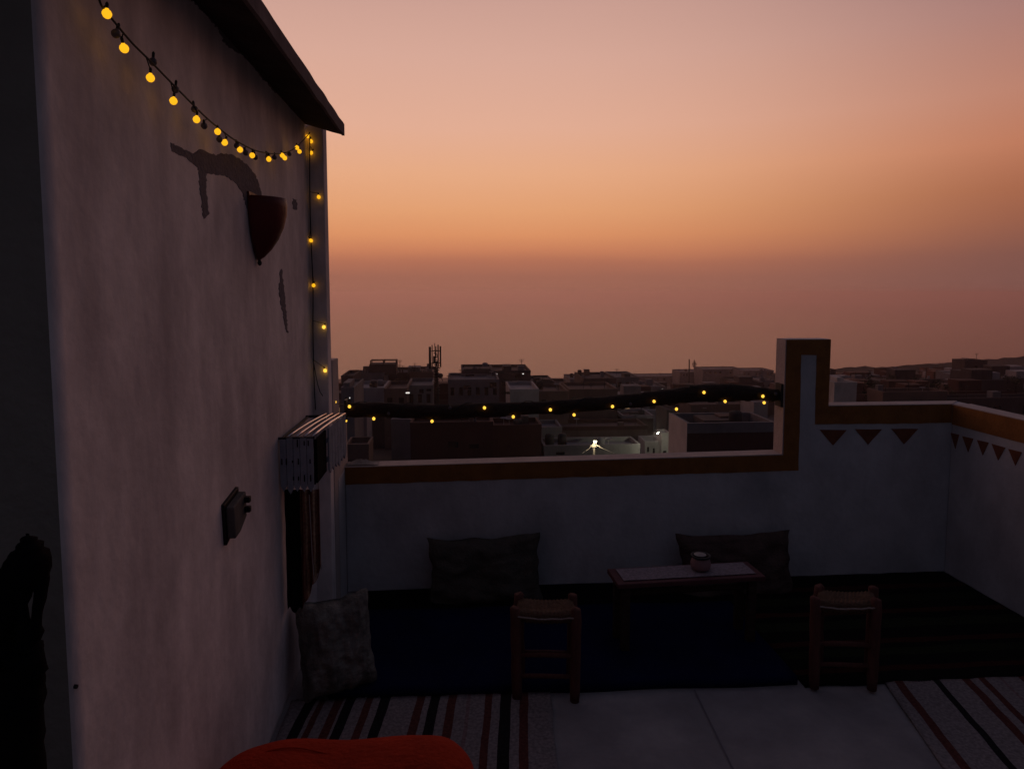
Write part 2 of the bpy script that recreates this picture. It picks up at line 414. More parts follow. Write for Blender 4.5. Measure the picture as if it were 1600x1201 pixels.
# ================================================================== PARAPETS
LOW, MID, TOP, T = .692, .974, 1.347, .11
back = thing('parapet_wall', 'whitewashed back parapet with ochre border and a stepped pillar, log above its low part', 'wall', (1, YB, 0))
mb = MB()
outline = [(-.60,0),(XR+T,0),(XR+T,MID),(2.056,MID),(2.056,TOP),(1.800,TOP),(1.800,LOW+.012),(-.60,LOW-.012)]
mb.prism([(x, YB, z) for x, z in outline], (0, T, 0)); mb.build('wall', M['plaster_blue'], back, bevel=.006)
mb = MB(); mb.prism([(x, YB+.002, z) for x, z in [(-.60,-6),(XR+T,-6),(XR+T,-.002),(-.60,-.002)]], (0, T-.004, 0)); mb.build('footing', M['front'], back)
# painted border: one ring of quads lying 3 mm proud
mb = MB(); yb = YB-.003
def strip(P, dy=.004):
    out = []
    for (x0, z0), (x1, z1) in zip(P, P[1:]+P[:1]):
        n = max(1, int(math.hypot(x1-x0, z1-z0)/.03))
        for i in range(n):
            t = i/n; x, z = x0+(x1-x0)*t, z0+(z1-z0)*t
            edge = min(abs(x-1.80), abs(x-2.054), abs(z-TOP), abs(z-MID) if x > 2.05 else 9, abs(z-LOW) if x < 1.81 else 9) < .02
            if not edge: d = noise.noise_vector(Vector((x*14, z*14, 3)))*.0035; x += d.x; z += d.z
            out.append((x, yb, z))
    mb.prism(out, (0, dy, 0))
strip([(-.598,LOW-.102),(1.803,LOW-.078),(1.803,LOW+.010),(-.598,LOW-.0125)])
strip([(1.803,LOW-.078),(1.893,LOW-.077),(1.886,1.262),(1.802,TOP-.001)])
strip([(1.802,TOP-.001),(1.886,1.262),(1.974,1.262),(2.053,TOP-.001)])
strip([(1.974,1.262),(1.980,.873),(2.053,MID-.001),(2.053,TOP-.001)])
strip([(1.980,.873),(XR-.003,.870),(XR-.003,MID-.001),(2.053,MID-.001)])
mb.build('painted_border', M['ochre'], back)
mb = MB()
for x0, x1 in ((2.008,2.164),(2.212,2.373),(2.424,2.585)):
    strip([(x0,.842),(x1,.839),((x0+x1)/2+.002,.752)])
mb.build('painted_triangles', M['tri'], back)
# cap surfaces (paler, weathered)
mb = MB()
mb.prism([(-.60,YB+.001,LOW-.0115),(1.80,YB+.001,LOW+.0125),(1.80,YB+T,LOW+.0125),(-.60,YB+T,LOW-.0115)], (0,0,.003))
mb.prism([(1.7965,YB+.001,LOW+.016),(1.7965,YB+T,LOW+.016),(1.7965,YB+T,TOP),(1.7965,YB+.001,TOP)], (.003,0,0))
mb.prism([(2.058,YB+.001,MID+.0005),(XR+.0,YB+.001,MID+.0005),(XR+T,YB+T,MID+.0005),(2.058,YB+T,MID+.0005)], (0,0,.003))
mb.build('cap', M['cap'], back)

rightw = thing('side_parapet_wall', 'whitewashed right hand parapet with orange brown band and five small triangles', 'wall', (XR, 2, 0))
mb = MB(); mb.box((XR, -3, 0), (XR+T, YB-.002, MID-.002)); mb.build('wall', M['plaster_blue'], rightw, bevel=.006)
mb = MB(); mb.box((XR-.003, -3, .862), (XR+.001, YB-.004, MID-.0025)); mb.build('painted_border', M['ochre'], rightw)
mb = MB()
for a, bx, c in (((1486,676),(1499,679),(1493,701)),((1504,681),(1521,685),(1513,706)),((1527,687),(1545,691),(1536,711)),((1550,693),(1571,699),(1560,719)),((1576,701),(1597,706),(1587,727))):
    P = [onx(x, y, XR) for x, y in (a, bx, c)]
    mb.prism([(XR-.003, p.y, p.z) for p in P], (.004, 0, 0))
mb.build('painted_triangles', M['tri'], rightw)
mb = MB(); mb.box((XR+.001, -3, MID-.0015), (XR+T, YB-.002, MID+.0025)); mb.build('cap', M['cap'], rightw)

stub = thing('corner_wall', 'short whitewashed wall stub between the house pilaster and the low parapet', 'wall', (-.6, 3.5, 0))
mb = MB()
mb.prism([(-.602, PY+.087, 0), (-.602, YB+T, 0), (-.602, YB+T, .955), (-.602, 3.50, .955), (-.602, 3.485, 1.275), (-.602, PY+.087, 1.28)], (-.10, 0, 0))
mb.build('wall', M['cap'], stub, bevel=.004)
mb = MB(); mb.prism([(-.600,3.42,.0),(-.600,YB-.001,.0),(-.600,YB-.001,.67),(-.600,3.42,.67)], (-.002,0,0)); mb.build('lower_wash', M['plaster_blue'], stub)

# ================================================================== LOG RAIL
log = thing('log_rail', 'crooked dark log rail bolted across the gap above the low parapet', 'rail', (.6, YB+.045, 1))
LY = YB+.045
cl = [(541,640,23),(600,640,24),(640,642,23),(700,643,23),(760,640,23),(820,638,21),(880,635,21),(940,630,22),(1000,625,24),(1050,619,25),(1090,614,28),(1130,613,29),(1165,613,26),(1195,615,20),(1214,617,18)]
P, rr = [], []
for i in range(len(cl)-1):
    for k in range(4):
        t = k/4; x, y, w = [cl[i][j]*(1-t)+cl[i+1][j]*t for j in range(3)]
        p = ony(x, y, LY); P.append(p + Vector((0, .006*noise.noise(Vector((x*.02, 0, 3))), .0))); rr.append(w*.5*LY/F*(1+.07*noise.noise(Vector((x*.06, 2, 0)))))
P.append(ony(1214, 617, LY)); rr.append(9*LY/F)
mb = MB(); mb.tube(P, rr, 14); bulge(mb.build('log', M['wood_dark'], log, smooth=True), .006, 22)
lg = list(zip(P, rr))
mb = MB(); a = ony(1210.5, 617, LY); mb.box((1.783, LY-.035, a.z-.062), (1.7965, LY+.035, a.z+.066)); mb.box((1.765, LY-.02, a.z-.02), (1.785, LY+.02, a.z+.02)); mb.build('bracket', M['iron'], log)
mb = MB(); a = ony(540, 640, LY); mb.box((-.600, LY-.03, a.z-.05), (-.588, LY+.03, a.z+.055)); mb.box((-.589, LY-.018, a.z-.018), (-.57, LY+.018, a.z+.018)); mb.build('bracket', M['iron'], log)

# ================================================================== STRING LIGHTS
lights = thing('string_lights', 'string of small amber globe bulbs swagged on the wall and wound along the log', 'string lights', (XL+.02, 2, 2))
XS = XL+.042
def bulb_mesh(name, m):
    mb = MB(); mb.lathe([(.0001,-.0105),(.004,-.0098),(.0078,-.0068),(.0102,-.0015),(.0102,.002),(.0082,.0066),(.0045,.0095),(.0032,.0125)], n=14)
    mb.mi = 1; mb.lathe([(.0036,.0105),(.0038,.022),(.0015,.026),(.0001,.026)], n=8)
    o = mb.build(name, [m, M['cable']], smooth=True)
    me = o.data; bpy.data.objects.remove(o); return me
M['bulb_hot'] = glowmat('bright amber bulb', (1.0,.56,.06), 1.5)
ME_ON, ME_HOT, ME_OFF = bulb_mesh('bulb', M['bulb']), bulb_mesh('bulb_bright', M['bulb_hot']), bulb_mesh('bulb_unlit', M['bulb_off'])
def bulb(p, on=True, tilt=(0, 0)):
    o = bpy.data.objects.new('bulb', (ME_HOT if p.x > XL+.06 else ME_ON) if on else ME_OFF); COL.objects.link(o); o.parent = lights
    o.location = Vector(p)-lights.location; o.rotation_euler = (tilt[0], tilt[1], 0); o.scale = (.82,)*3; o['group'] = 'bulbs on the string'
    if not on: o['label'] = 'unlit dark bulb'
    return o
swag = [(150,-22),(158,8),(175,30),(205,66),(235,96),(275,137),(318,180),(345,203),(372,222),(405,237),(440,240),(463,230),(483,209)]
def smooth_path(P, n=5):
    out = []
    for i in range(len(P)-1):
        p0, p1, p2, p3 = P[max(i-1,0)], P[i], P[i+1], P[min(i+2,len(P)-1)]
        for k in range(n):
            t = k/n; out.append(.5*((2*p1)+(p2-p0)*t+(2*p0-5*p1+4*p2-p3)*t*t+(3*p1-p0-3*p2+p3)*t**3))
    return out+[P[-1]]
path = smooth_path([onx(x, y, XS) for x, y in swag])
drop = [onx(484,212,XL+.03), ony(484,300,PY-.012), ony(486,376,PY-.012), ony(489,446,PY-.012), ony(489,520,PY-.012), ony(491,600,PY-.014), ony(493,640,PY-.014)]
drop2 = [ony(489,560,PY-.014), ony(500,612,PY-.02), ony(519,628,3.34), ony(523,630,3.40), ony(536,632,3.55), ony(545,634,LY-.045)]
mb = MB(); mb.tube(path, .0022, 6); mb.tube(smooth_path(drop, 4), .0024, 6); mb.tube(smooth_path(drop2, 4), .0018, 6)
# winding round the log
wind = []
nT = 9.0
for i in range(181):
    f = i/180*(len(lg)-1); k = min(int(f), len(lg)-2); t = f-k
    c = lg[k][0].lerp(lg[k+1][0], t); r_ = lg[k][1]*(1-t)+lg[k+1][1]*t+.004
    th = 2*math.pi*nT*i/180
    wind.append(c+Vector((0, -math.cos(th)*r_, math.sin(th)*r_)))
mb.tube(wind, .0022, 5)
mb.build('cable', M['cable'], lights, smooth=True)
def near(pts, p): return min(pts, key=lambda q: (q-p).length)
def lead(o, p, top, q):
    a = Vector(o.location)+lights.location; rot = o.rotation_euler.to_matrix()
    inv = rot.inverted(); f = lambda w: inv @ (Vector(w)-a) / .82
    mb = MB(); mb.tube([Vector((0,0,.020)), f(q)], .0016, 5); w = mb.build('lead', M['cable']); w.parent = o
for k, (x, y) in enumerate([(167,22),(194,76),(235,122),(271,158),(307,187),(340,206),(351,223),(375,234),(394,243),(420,249),(441,243),(445,247),(464,231),(468,237)]):
    p = onx(x, y, XS+.004); o = bulb(p, True, (rnd.uniform(-.5,.5), rnd.uniform(-.3,.3))); lead(o, p, .018, near(path, p+Vector((0,0,.02))))
for x, y in [(181,53),(239,97),(274,140),(304,171),(319,197),(343,218),(370,228),(384,239),(399,246),(418,245),(429,246),(452,241)]:
    p = onx(x, y, XS-.004); o = bulb(p, False, (rnd.uniform(-.9,.9), rnd.uniform(-.4,.4))); lead(o, p, .012, near(path, p+Vector((0,0,.015))))
for x, y in [(481,213),(486,221),(486,239),(498,308),(486,376),(490,446),(506,511),(508,579)]:
    p = ony(x, y, PY-.014); o = bulb(p, True, (0, rnd.uniform(-.6,.6))); lead(o, p, .018, near(smooth_path(drop,4), p+Vector((0,0,.03))))
p = ony(523,628,3.40); bulb(p, True)
for x, y in [(546,635),(584,654),(540,657),(675,658),(757,637),(802,651),(860,640),(897,648),(957,635),(1022,627),(1057,639),(1100,613),(1133,627),(1192,619),(1194,629)]:
    c = min(lg, key=lambda q: abs(q[0].x-ony(x,y,LY).x)); z = ony(x, y, LY-.045).z
    off = max(-1, min(1, (z-c[0].z)/(c[1]+.012)))
    Y = LY - (c[1]+.013)*math.sqrt(max(.0, 1-off*off))
    p = ony(x, y, Y if abs(off) < .98 else LY-.01); o = bulb(p, True, (0, rnd.uniform(-.5,.5))); lead(o, p, .018, near(wind, p+Vector((0,0,.02))))
for x, y in [(607,646),(703,637),(742,657),(985,631),(1212,615)]:
    p = ony(x, y, LY-.06); bulb(p, False, (0, rnd.uniform(-.5,.5)))

# ================================================================== WALL THINGS
sc_ = thing('wall_sconce', 'dark red pointed clay wall sconce below the grey cement patch', 'wall lamp', (XL, 2.40, 1.82))
mb = MB(); prof = [(.003,-.178),(.020,-.166),(.042,-.140),(.063,-.105),(.079,-.065),(.088,-.025),(.090,.005),(.088,.030)]
n0 = len(mb.v); n = 20
for r0, z0 in prof + [(r-.006 if r > .01 else .001, z) for r, z in prof[::-1]]:
    for k in range(n+1):
        th = -math.pi/2+math.pi*k/n; mb.v.append(Vector((XL+.004+r0*1.12*math.cos(th), 2.40+r0*math.sin(th), 1.888+z0)))
L_ = len(prof)*2
for i in range(L_-1):
    for k in range(n): A = i*(n+1)+k; mb.f.append((A, A+1, A+n+2, A+n+1)); mb.m.append(0)
mb.build('shade', M['sconce'], sc_, smooth=True)
mb = MB(); mb.prism([(XL-.002,2.31,1.93),(XL-.002,2.49,1.93),(XL-.002,2.485,1.88),(XL-.002,2.42,1.735),(XL-.002,2.38,1.735),(XL-.002,2.315,1.88)], (.010,0,0)); mb.build('back_plate', M['sconce'], sc_)
mb = MB(); mb.lathe([(.0001,-.016),(.006,-.012),(.008,-.004),(.004,.004),(.006,.012),(.001,.016)], (XL+.010, 2.40, 1.708), 10); mb.build('finial', M['iron'], sc_, smooth=True)
mb = MB(); mb.lathe([(.001,.04),(.018,.03),(.024,.01),(.018,-.01),(.010,-.02),(.010,-.04),(.001,-.04)], (XL+.05, 2.40, 1.86), 12); mb.build('bulb', M['bulb_off'], sc_, smooth=True)

bx = thing('wall_socket_box', 'small dark wall box with two stubby knobs at waist height on the left wall', 'socket box', (XL, 2.04, .94))
mb = MB(); mb.prism([(XL-.002,1.975,.995),(XL-.002,2.105,1.012),(XL-.002,2.11,.915),(XL-.002,2.03,.885),(XL-.002,1.985,.872)], (.012,0,0)); mb.build('back_plate', M['black_plastic'], bx, bevel=.002)
mb = MB(); mb.prism([(XL+.010,1.982,.985),(XL+.010,2.098,1.000),(XL+.010,2.10,.922),(XL+.010,2.04,.895),(XL+.010,1.99,.889)], (.024,0,0)); mb.build('body', M['concrete_box'], bx, bevel=.004)
for z in (.978, .948):
    mb = MB(); mb.box((XL+.034, 2.075, z-.009), (XL+.050, 2.093, z+.009)); mb.build('knob', M['black_plastic'], bx, bevel=.002)

# fold-down rack of bars with slatted aprons
rk = thing('wall_rack', 'grey slatted wall rack with pale bars on top in the left corner', 'rack', (XL, 2.85, 1.05))
RY0, RY1 = 2.60, 3.08
for k in range(4):
    x0, x1 = -.640+.030*k, -.590+.028*k
    P = [(x0+(x1-x0)*t, RY0+(RY1-RY0)*t, 1.062+.012*math.sin(t*math.pi)*.4) for t in [i/8 for i in range(9)]]
    mb = MB(); mb.tube(P, .0042, 8); mb.build('bar', M['rack_bar'], rk, smooth=True)
def apron(mb, A, B, z1, z0, nslat, th, seed, teeth=.02):
    r_ = random.Random(seed); A, B = Vector(A), Vector(B)
    for i in range(nslat):
        a, b = A.lerp(B, (i+.04)/nslat), A.lerp(B, (i+.96)/nslat)
        zb = z0 + r_.uniform(0, teeth)*.6; zt = z1 - r_.uniform(0, .006); m_ = (a+b)/2
        mb.prism([(a.x,a.y,zt),(b.x,b.y,zt),(b.x,b.y,zb+.01),(m_.x,m_.y,zb-.012),(a.x,a.y,zb+.008)], th)
mb = MB(); apron(mb, (XL+.006,RY0,0), (-.548,RY0,0), 1.055, .85, 5, (0,.006,0), 2)
for z in (1.0, .93): mb.box((XL+.006, RY0+.007, z-.012), (-.550, RY0+.015, z+.012))
mb.build('front_apron', M['rack_grey'], rk)
mb = MB(); apron(mb, (-.527,2.80,0), (-.503,RY1,0), 1.055, .865, 6, (-.006,0,0), 5)
for z in (1.0, .92): mb.prism([(-.536,2.80,z-.01),(-.512,RY1,z-.01),(-.512,RY1,z+.01),(-.536,2.80,z+.01)], (-.005,0,0))
mb.build('side_apron', M['rack_grey'], rk)
mb = MB(); r5 = random.Random(3)
for z in (1.035, .965, .90):
    for k in range(6):
        x = XL+.012+k*.0205+r5.uniform(-.004,.004); hh_ = r5.uniform(.004,.014)
        if r5.random() < .45: continue
        mb.box((x, RY0-.002, z-hh_), (x+.004, RY0+.003, z+hh_))  # black strips laid on the slats in place of shaded notches
mb.build('slot_mark', M['black_cloth'], rk)['label'] = 'black marks on the slats standing in for dark slots'
mb = MB(); mb.box((XL+.008, RY0+.017, .87), (-.545, RY0+.022, 1.045)); mb.box((-.545, RY0+.02, .875), (-.538, 2.80, 1.045)); mb.build('dark_gap_panel', M['black_cloth'], rk)  # black sheets added to stand in for the dark gap inside the rack
mb = MB(); mb.tube([(XL,RY1+.004,1.05),(-.50,RY1+.004,1.055)], .006); mb.tube([(XL,RY0+.012,1.052),(-.545,RY0+.012,1.052)], .005); mb.tube([(XL+.012,RY0+.012,1.05),(XL+.012,RY1,1.05)], .005)
mb.build('frame', M['iron'], rk)
# woven hanging below it
hg = thing('hanging_rug', 'brown and maroon striped rug hanging under the grey wall rack', 'rug', (-.6, 2.66, .6))
def fold(x0, x1, y0, zt, zb, amp, fr, ph):
    return lambda u, v: (x0+(x1-x0)*u, y0+amp*math.sin(u*fr+ph+v*1.2)*(.5+.5*v)+.01*noise.noise(Vector((u*4, v*5, ph))), zt+(zb(u)-zt)*v)
mb = MB(); grid_sheet(mb, fold(XL+.012, -.612, 2.63, .845, lambda u: .37+.01*math.sin(u*9), .006, 9, 0), 14, 20, (0,.012,0)); mb.build('black_panel', M['black_cloth'], hg, smooth=True)
M['hang'] = stripes('hanging stripes', [(.006,.012,(.12,.03,.02,1)),(.022,.028,(.45,.27,.17,1)),(.034,.042,(.12,.03,.03,1)),(.052,.058,(.45,.3,.2,1)),(.066,.074,(.14,.04,.04,1)),(.084,.09,(.45,.26,.16,1))], (.22,.105,.07,1), 0, .12, wob=.002)
mb = MB(); grid_sheet(mb, fold(-.612, -.538, 2.63, .845, lambda u: .37+.16*u+.01*math.sin(u*14), .010, 14, 1), 30, 20, (0,.010,0)); o = mb.build('striped_panel', M['hang'], hg, smooth=True)
for v in o.data.vertices: v.co.x += .012
o.location.x -= .012
o.data.update()
mb = MB(); mb.tube([(-.556,2.70,1.05),(-.553,2.70,.80),(-.551,2.705,.50)], .002, 5); mb.tube([(-.572,2.62,.83),(-.566,2.618,.60),(-.560,2.618,.48),(-.545,2.618,.52)], .0018, 5); mb.build('cord', M['rag'], hg)

# ================================================================== CUSHIONS
def pillow(w, h, t, seed, crease=.012, n=26):
    """pillow in local XZ plane, thickness along Y, closed"""
    mb = MB(); V = []
    for sgn in (1, -1):
        for j in range(n+1):
            for i in range(n+1):
                u, v = -1+2*i/n, -1+2*j/n
                prof = max(0, (1-u**4))**.5*max(0, (1-v**4))**.5
                x = u*w/2*(1-.07*(1-v*v)*abs(u)**3); z = v*h/2*(1-.08*(1-u*u)*abs(v)**3)
                y = sgn*t/2*prof
                p = Vector((x, y, z)); k = noise.noise(Vector((u*2.3, v*2.3, seed+sgn)))+.5*noise.noise(Vector((u*6, v*6, seed)))
                p.y += crease*k*(.3+prof)*sgn*1.2; 
                p.x += crease*.6*noise.noise(Vector((v*3, seed, 0))); p.z += crease*.9*noise.noise(Vector((u*2.5, seed*3, 7)))
                V.append(p)
    W = n+1; S = W*W
    mb.v = V
    for s in (0, 1):
        for j in range(n):
            for i in range(n):
                A = s*S+j*W+i; q = (A, A+1, A+W+1, A+W); mb.f.append(q if s else q[::-1]); mb.m.append(0)
    rim = [j for j in range(W)] + [k*W+n for k in range(1, W)] + [n*W+n-k for k in range(1, W)] + [(n-k)*W for k in range(1, n)]
    for a, b in zip(rim, rim[1:]+rim[:1]): mb.f.append((a, b, S+b, S+a)); mb.m.append(0)
    return mb
def cushion(mb, m, loc, rot, label, group=None):
    o = mb.build('cushion', m, smooth=True); o.location = loc; o.rotation_euler = rot
    tag(o, label, 'cushion', group); return o
cushion(pillow(.60,.36,.13,1,.022), M['cush_brown'], (.135, 3.475, .150), (R(-13),R(-2),0), 'dark brown floor cushion leaning on the parapet behind the left stool', 'cushions against the parapet')
cushion(pillow(.64,.36,.13,5,.022), M['cush_red'], (1.49, 3.475, .130), (R(-13),R(-1),0), 'rust brown floor cushion leaning on the parapet behind the low table', 'cushions against the parapet')
o = cushion(pillow(.30,.38,.20,9,.022,40), M['cush_grey'], (-.500, 2.71, .185), (R(-16),R(-3),R(20)), 'crumpled grey green cushion slumped against the left wall by the striped rug')
pf = thing('floor_pouf', 'bright orange red fabric pouf at the bottom edge of the view', 'pouf', (-.30, 1.62, .2))
mb = MB(); n = 40
for j in range(25):
    ph = math.pi*j/24
    for k in range(n):
        th = 2*math.pi*k/n
        e = lambda c, p: math.copysign(abs(c)**p, c)
        mb.v.append(Vector((-.305+.362*e(math.cos(th),.62)*abs(math.sin(ph))**.42, 1.60+.27*e(math.sin(th),.6)*abs(math.sin(ph))**.42, .215+.195*e(math.cos(ph),.55))))
for j in range(24):
    for k in range(n): mb.f.append((j*n+k, (j+1)*n+k, (j+1)*n+(k+1) % n, j*n+(k+1) % n)); mb.m.append(0)
o = mb.build('cover', M['pouf'], pf, smooth=True); bulge(o, .02, 4.5, 2); bulge(o, .006, 18, 5)
sb = o.modifiers.new('sub', 'SUBSURF'); sb.levels = sb.render_levels = 1
mb = MB(); P = []
for k in range(41):
    u = k/40; P.append((-.56+.50*u, 1.72+.02*math.sin(u*7), .408+.008*math.sin(u*9)-.012*(2*u-1)**4))
mb.tube(P, .002, 6); mb.build('seam', M['pouf'], pf, smooth=True)

# ================================================================== TABLE, POT, STOOLS
tz = .34
A, B, Cc = onz(966,913,tz), onz(1197,900,tz), onz(945,888,tz)
tb = thing('low_table', 'narrow low maroon table with a pale woven runner in front of the rust cushion', 'table', (A.x, A.y, 0))
ux = (B-A); uy = (Cc-A); uy = Vector((uy.x*.5, uy.y, 0))
mb = MB(); mb.prism([A+Vector((0,0,-.022)), B+Vector((0,0,-.022)), B+uy+Vector((0,0,-.022)), A+uy+Vector((0,0,-.022))], (0,0,.022)); mb.build('table_top', M['table_wood'], tb, bevel=.004)
for a in (.06, .92):
    for b in (.15, .80):
        p = A+ux*a+uy*b; mb = MB(); mb.box((p.x-.018,p.y-.016,.008),(p.x+.018,p.y+.016,tz-.024)); mb.build('leg', M['wood_dark'], tb)
mb = MB(); p0 = A+ux*.06+uy*.25; p1 = A+ux*.92+uy*.25; mb.tube([p0+Vector((0,0,-.06)), p1+Vector((0,0,-.06))], .014, 4); mb.build('apron', M['wood_dark'], tb)
mb = MB(); grid_sheet(mb, lambda u, v: tuple(A+ux*(.05+.90*u)+uy*(.16+.72*v)+Vector((0,0,.0025+.0015*noise.noise(Vector((u*9,v*3,0)))))), 30, 8, (0,0,.0025))
tag(mb.build('table_runner', M['lace']), 'pale lace like runner laid along the low table', 'table runner')
p = A+ux*.61+uy*.55
pot = thing('small_pot', 'small round pink pot with dark rim on the table runner', 'pot', (p.x, p.y, tz+.005))
mb = MB(); mb.lathe([(.0001,0),(.032,0),(.044,.012),(.046,.032),(.040,.050),(.036,.056)], (p.x,p.y,tz+.0065), 20); mb.build('body', M['clay'], pot, smooth=True)
mb = MB(); mb.lathe([(.036,.056),(.044,.060),(.045,.068),(.038,.068),(.034,.060),(.030,.02),(.0001,.012)], (p.x,p.y,tz+.0065), 20); mb.build('rim', M['iron'], pot, smooth=True)
mb = MB(); mb.lathe([(.0001,.002),(.02,.0),(.028,-.003)], (p.x-.004,p.y,tz+.08), 14); mb.build('lid', M['rag'], pot, smooth=True)

def stool(lp, rp, label, dep=.125, hh=.375):
    """low stool: lp, rp = feet of the two front legs"""
    lp, rp = Vector(lp), Vector(rp); c = (lp+rp)/2
    st = thing('stool', label, 'stool', (c.x, c.y, 0), 'low rush stools')
    ax = (rp-lp).normalized(); ay = Vector((c.x, c.y, 0)).normalized(); w = (rp-lp).length
    pos = {}
    for nm, s_, q in (('fl',0,0),('fr',1,0),('bl',0,1),('br',1,1)):
        b = lp+ax*(w*s_+(.008 if s_ == 0 else -.010)*q)+ay*(dep*q); t = b+ax*((-.008 if s_ == 0 else .004))+Vector((0,0,hh))
        pts = [b.lerp(t, k/8)+ax*(.004*noise.noise(Vector((k*.8, s_*3+q, w*9)))) for k in range(9)]
        pos[nm] = (b, t)
        mb = MB(); mb.tube([b+Vector((0,0,.001))]+pts[1:]+[t+Vector((0,0,.004))], [.018,.0205,.021,.0205,.020,.0205,.021,.0205,.019,.013], 12); mb.build('leg', M['stool_wood'], st, smooth=True)
    at = lambda k, z: pos[k][0].lerp(pos[k][1], z/hh)
    for a, b, z in (('fl','fr',.10),('fl','fr',.185),('bl','br',.13),('fl','bl',.14),('fr','br',.14)):
        p, q = at(a, z), at(b, z); mb = MB(); mb.tube([p, (p+q)/2+Vector((0,0,.002)), q], .009, 8); mb.build('rung', M['stool_wood'], st, smooth=True)
    F0, F1, B0, B1 = [at(k, hh-.018) for k in ('fl','fr','bl','br')]
    def seat(u, v):
        p = F0.lerp(F1, u).lerp(B0.lerp(B1, u), v); sag = -.012*math.sin(math.pi*u)*(.5+math.sin(math.pi*v))
        x = abs(u-.5)*2; y_ = abs(v-.5)*2
        return p+Vector((0, 0, sag+.012-.012*max(x, y_)**8 + .0025*math.sin((u if x < y_ else v)*90)))
    mb = MB(); grid_sheet(mb, seat, 60, 30, (0,0,-.036)); mb.build('rush_seat', M['slat'], st, smooth=True)
    P = [F0.lerp(F1, k/16)-ay*.014+Vector((0,0,-.008-.010*math.sin(math.pi*k/16)+.003*noise.noise(Vector((k*.9,w*7,0))))) for k in range(17)]
    mb = MB(); mb.tube(P, .0035, 5); mb.build('binding_cord', M['cord'], st, smooth=True)
    return st
M['slat'] = mat('straw bound slat', (.15,.085,.055), .95, .3, 30, .5, 110, .1, aniso=(1,1,8))
M['cord'] = mat('frayed pale cord', (.34,.26,.22), .95, .3, 60, .2)
M['rush'] = mat('dark woven rush', (.025,.015,.012), .95, .35, 30, .6, 120, .1, aniso=(1,8,1))
stool(onz(808,1093,0), onz(898,1095,0), 'low rush seated wooden stool on the left, one foot on the striped rug')
stool(onz(1272,1074,.01), onz(1362,1077,.01), 'low rush seated wooden stool on the right, beside the dark rug and low table')

# ================================================================== RUGS
def rug(name, corners, m, label, z, th=.006, fringe=0, org=None, cat='rug'):
    A, B, C_, D_ = [Vector(c) for c in corners]
    mb = MB(); grid_sheet(mb, lambda u, v: tuple(A.lerp(B, u).lerp(D_.lerp(C_, u), v)+Vector((.006*noise.noise(Vector((u*3,v*6,5))), .010*noise.noise(Vector((u*8, v*2, z*99))), z+th+.006*abs(noise.noise(Vector((u*7, v*9, z*50)))) ))), 60, 50, (0,0,-th))
    if fringe:
        r_ = random.Random(4)
        for e0, e1, sg in ((A, B, 1), (D_, C_, -1)):
            n = int((e1-e0).length/.012)
            for i in range(n):
                p = e0.lerp(e1, (i+.5)/n); q = p+Vector((r_.uniform(-.008,.008), sg*fringe*r_.uniform(.5,1.1), 0)); mb.tube([p+Vector((0,-sg*.012,z+th*.7)), q+Vector((0,0,z+.003))], .0022, 4)
    o = mb.build(name, m, loc=(A.x, A.y, 0), smooth=True)
    return tag(o, label, cat)
M['darkrug'] = stripes('dark rug stripes', [(.08,.12,(.05,.012,.008,1)),(.20,.26,(.02,.022,.010,1)),(.30,.34,(.055,.014,.01,1)),(.44,.52,(.022,.024,.012,1)),(.58,.62,(.06,.015,.01,1)),(.70,.78,(.02,.02,.01,1)),(.85,.9,(.05,.013,.01,1))], (.010,.008,.007,1), 1, 1.1)
rug('floor_rug', [(1.40,2.555,0),(2.775,2.555,0),(2.775,3.60,0),(1.40,3.60,0)], M['darkrug'], 'almost black rug with faint red and green stripes in the right corner', .001)
rug('floor_rug', [(-.55,3.30,0),(1.395,3.30,0),(1.395,3.602,0),(-.55,3.602,0)], M['black_cloth'], 'black runner along the foot of the low parapet', .001)
mbm = MB(); grid_sheet(mbm, lambda u, v: (-.52+1.90*u, 2.625-.05*u+.70*v+.004*math.sin(u*20), .035+.004*noise.noise(Vector((u*5,v*3,2)))), 40, 20, (0,0,-.033))
tag(mbm.build('floor_mat', M['blue'], smooth=True), 'deep blue seating mat in front of the low parapet', 'mat')
M['rugL'] = stripes('cream rug stripes', [(.06,.095,dk),(.11,.135,red),(.172,.202,red),(.215,.25,dk),(.292,.322,red),(.348,.385,dk),(.49,.522,red),(.545,.585,dk),(.615,.648,red),(.69,.705,pink),(.76,.79,red),(.825,.865,dk),(.90,.932,red)], cream, 0, 1.20, wob=.006, shear=.10)
rug('floor_rug', [(-.66,2.62,0),(.36,2.60,0),(.28,1.55,0),(-.66,1.55,0)], M['rugL'], 'cream rug with red and black stripes on the left beside the orange pouf', .002, fringe=.02)
M['rugR'] = stripes('pale rug stripes', [(.04,.075,red),(.20,.23,dk),(.33,.365,red),(.40,.43,red),(.49,.50,pink),(.58,.61,red),(.68,.70,pink),(.76,.80,red),(.90,.94,dk),(1.04,1.07,red),(1.15,1.18,dk)], cream, 0, 1.5, wob=.008, shear=.21)
rug('floor_rug', [(1.74,2.553,0),(2.77,2.553,0),(2.75,1.2,0),(1.42,1.2,0)], M['rugR'], 'cream rug with thin red and black stripes on the right side of the floor', .002, fringe=.02)

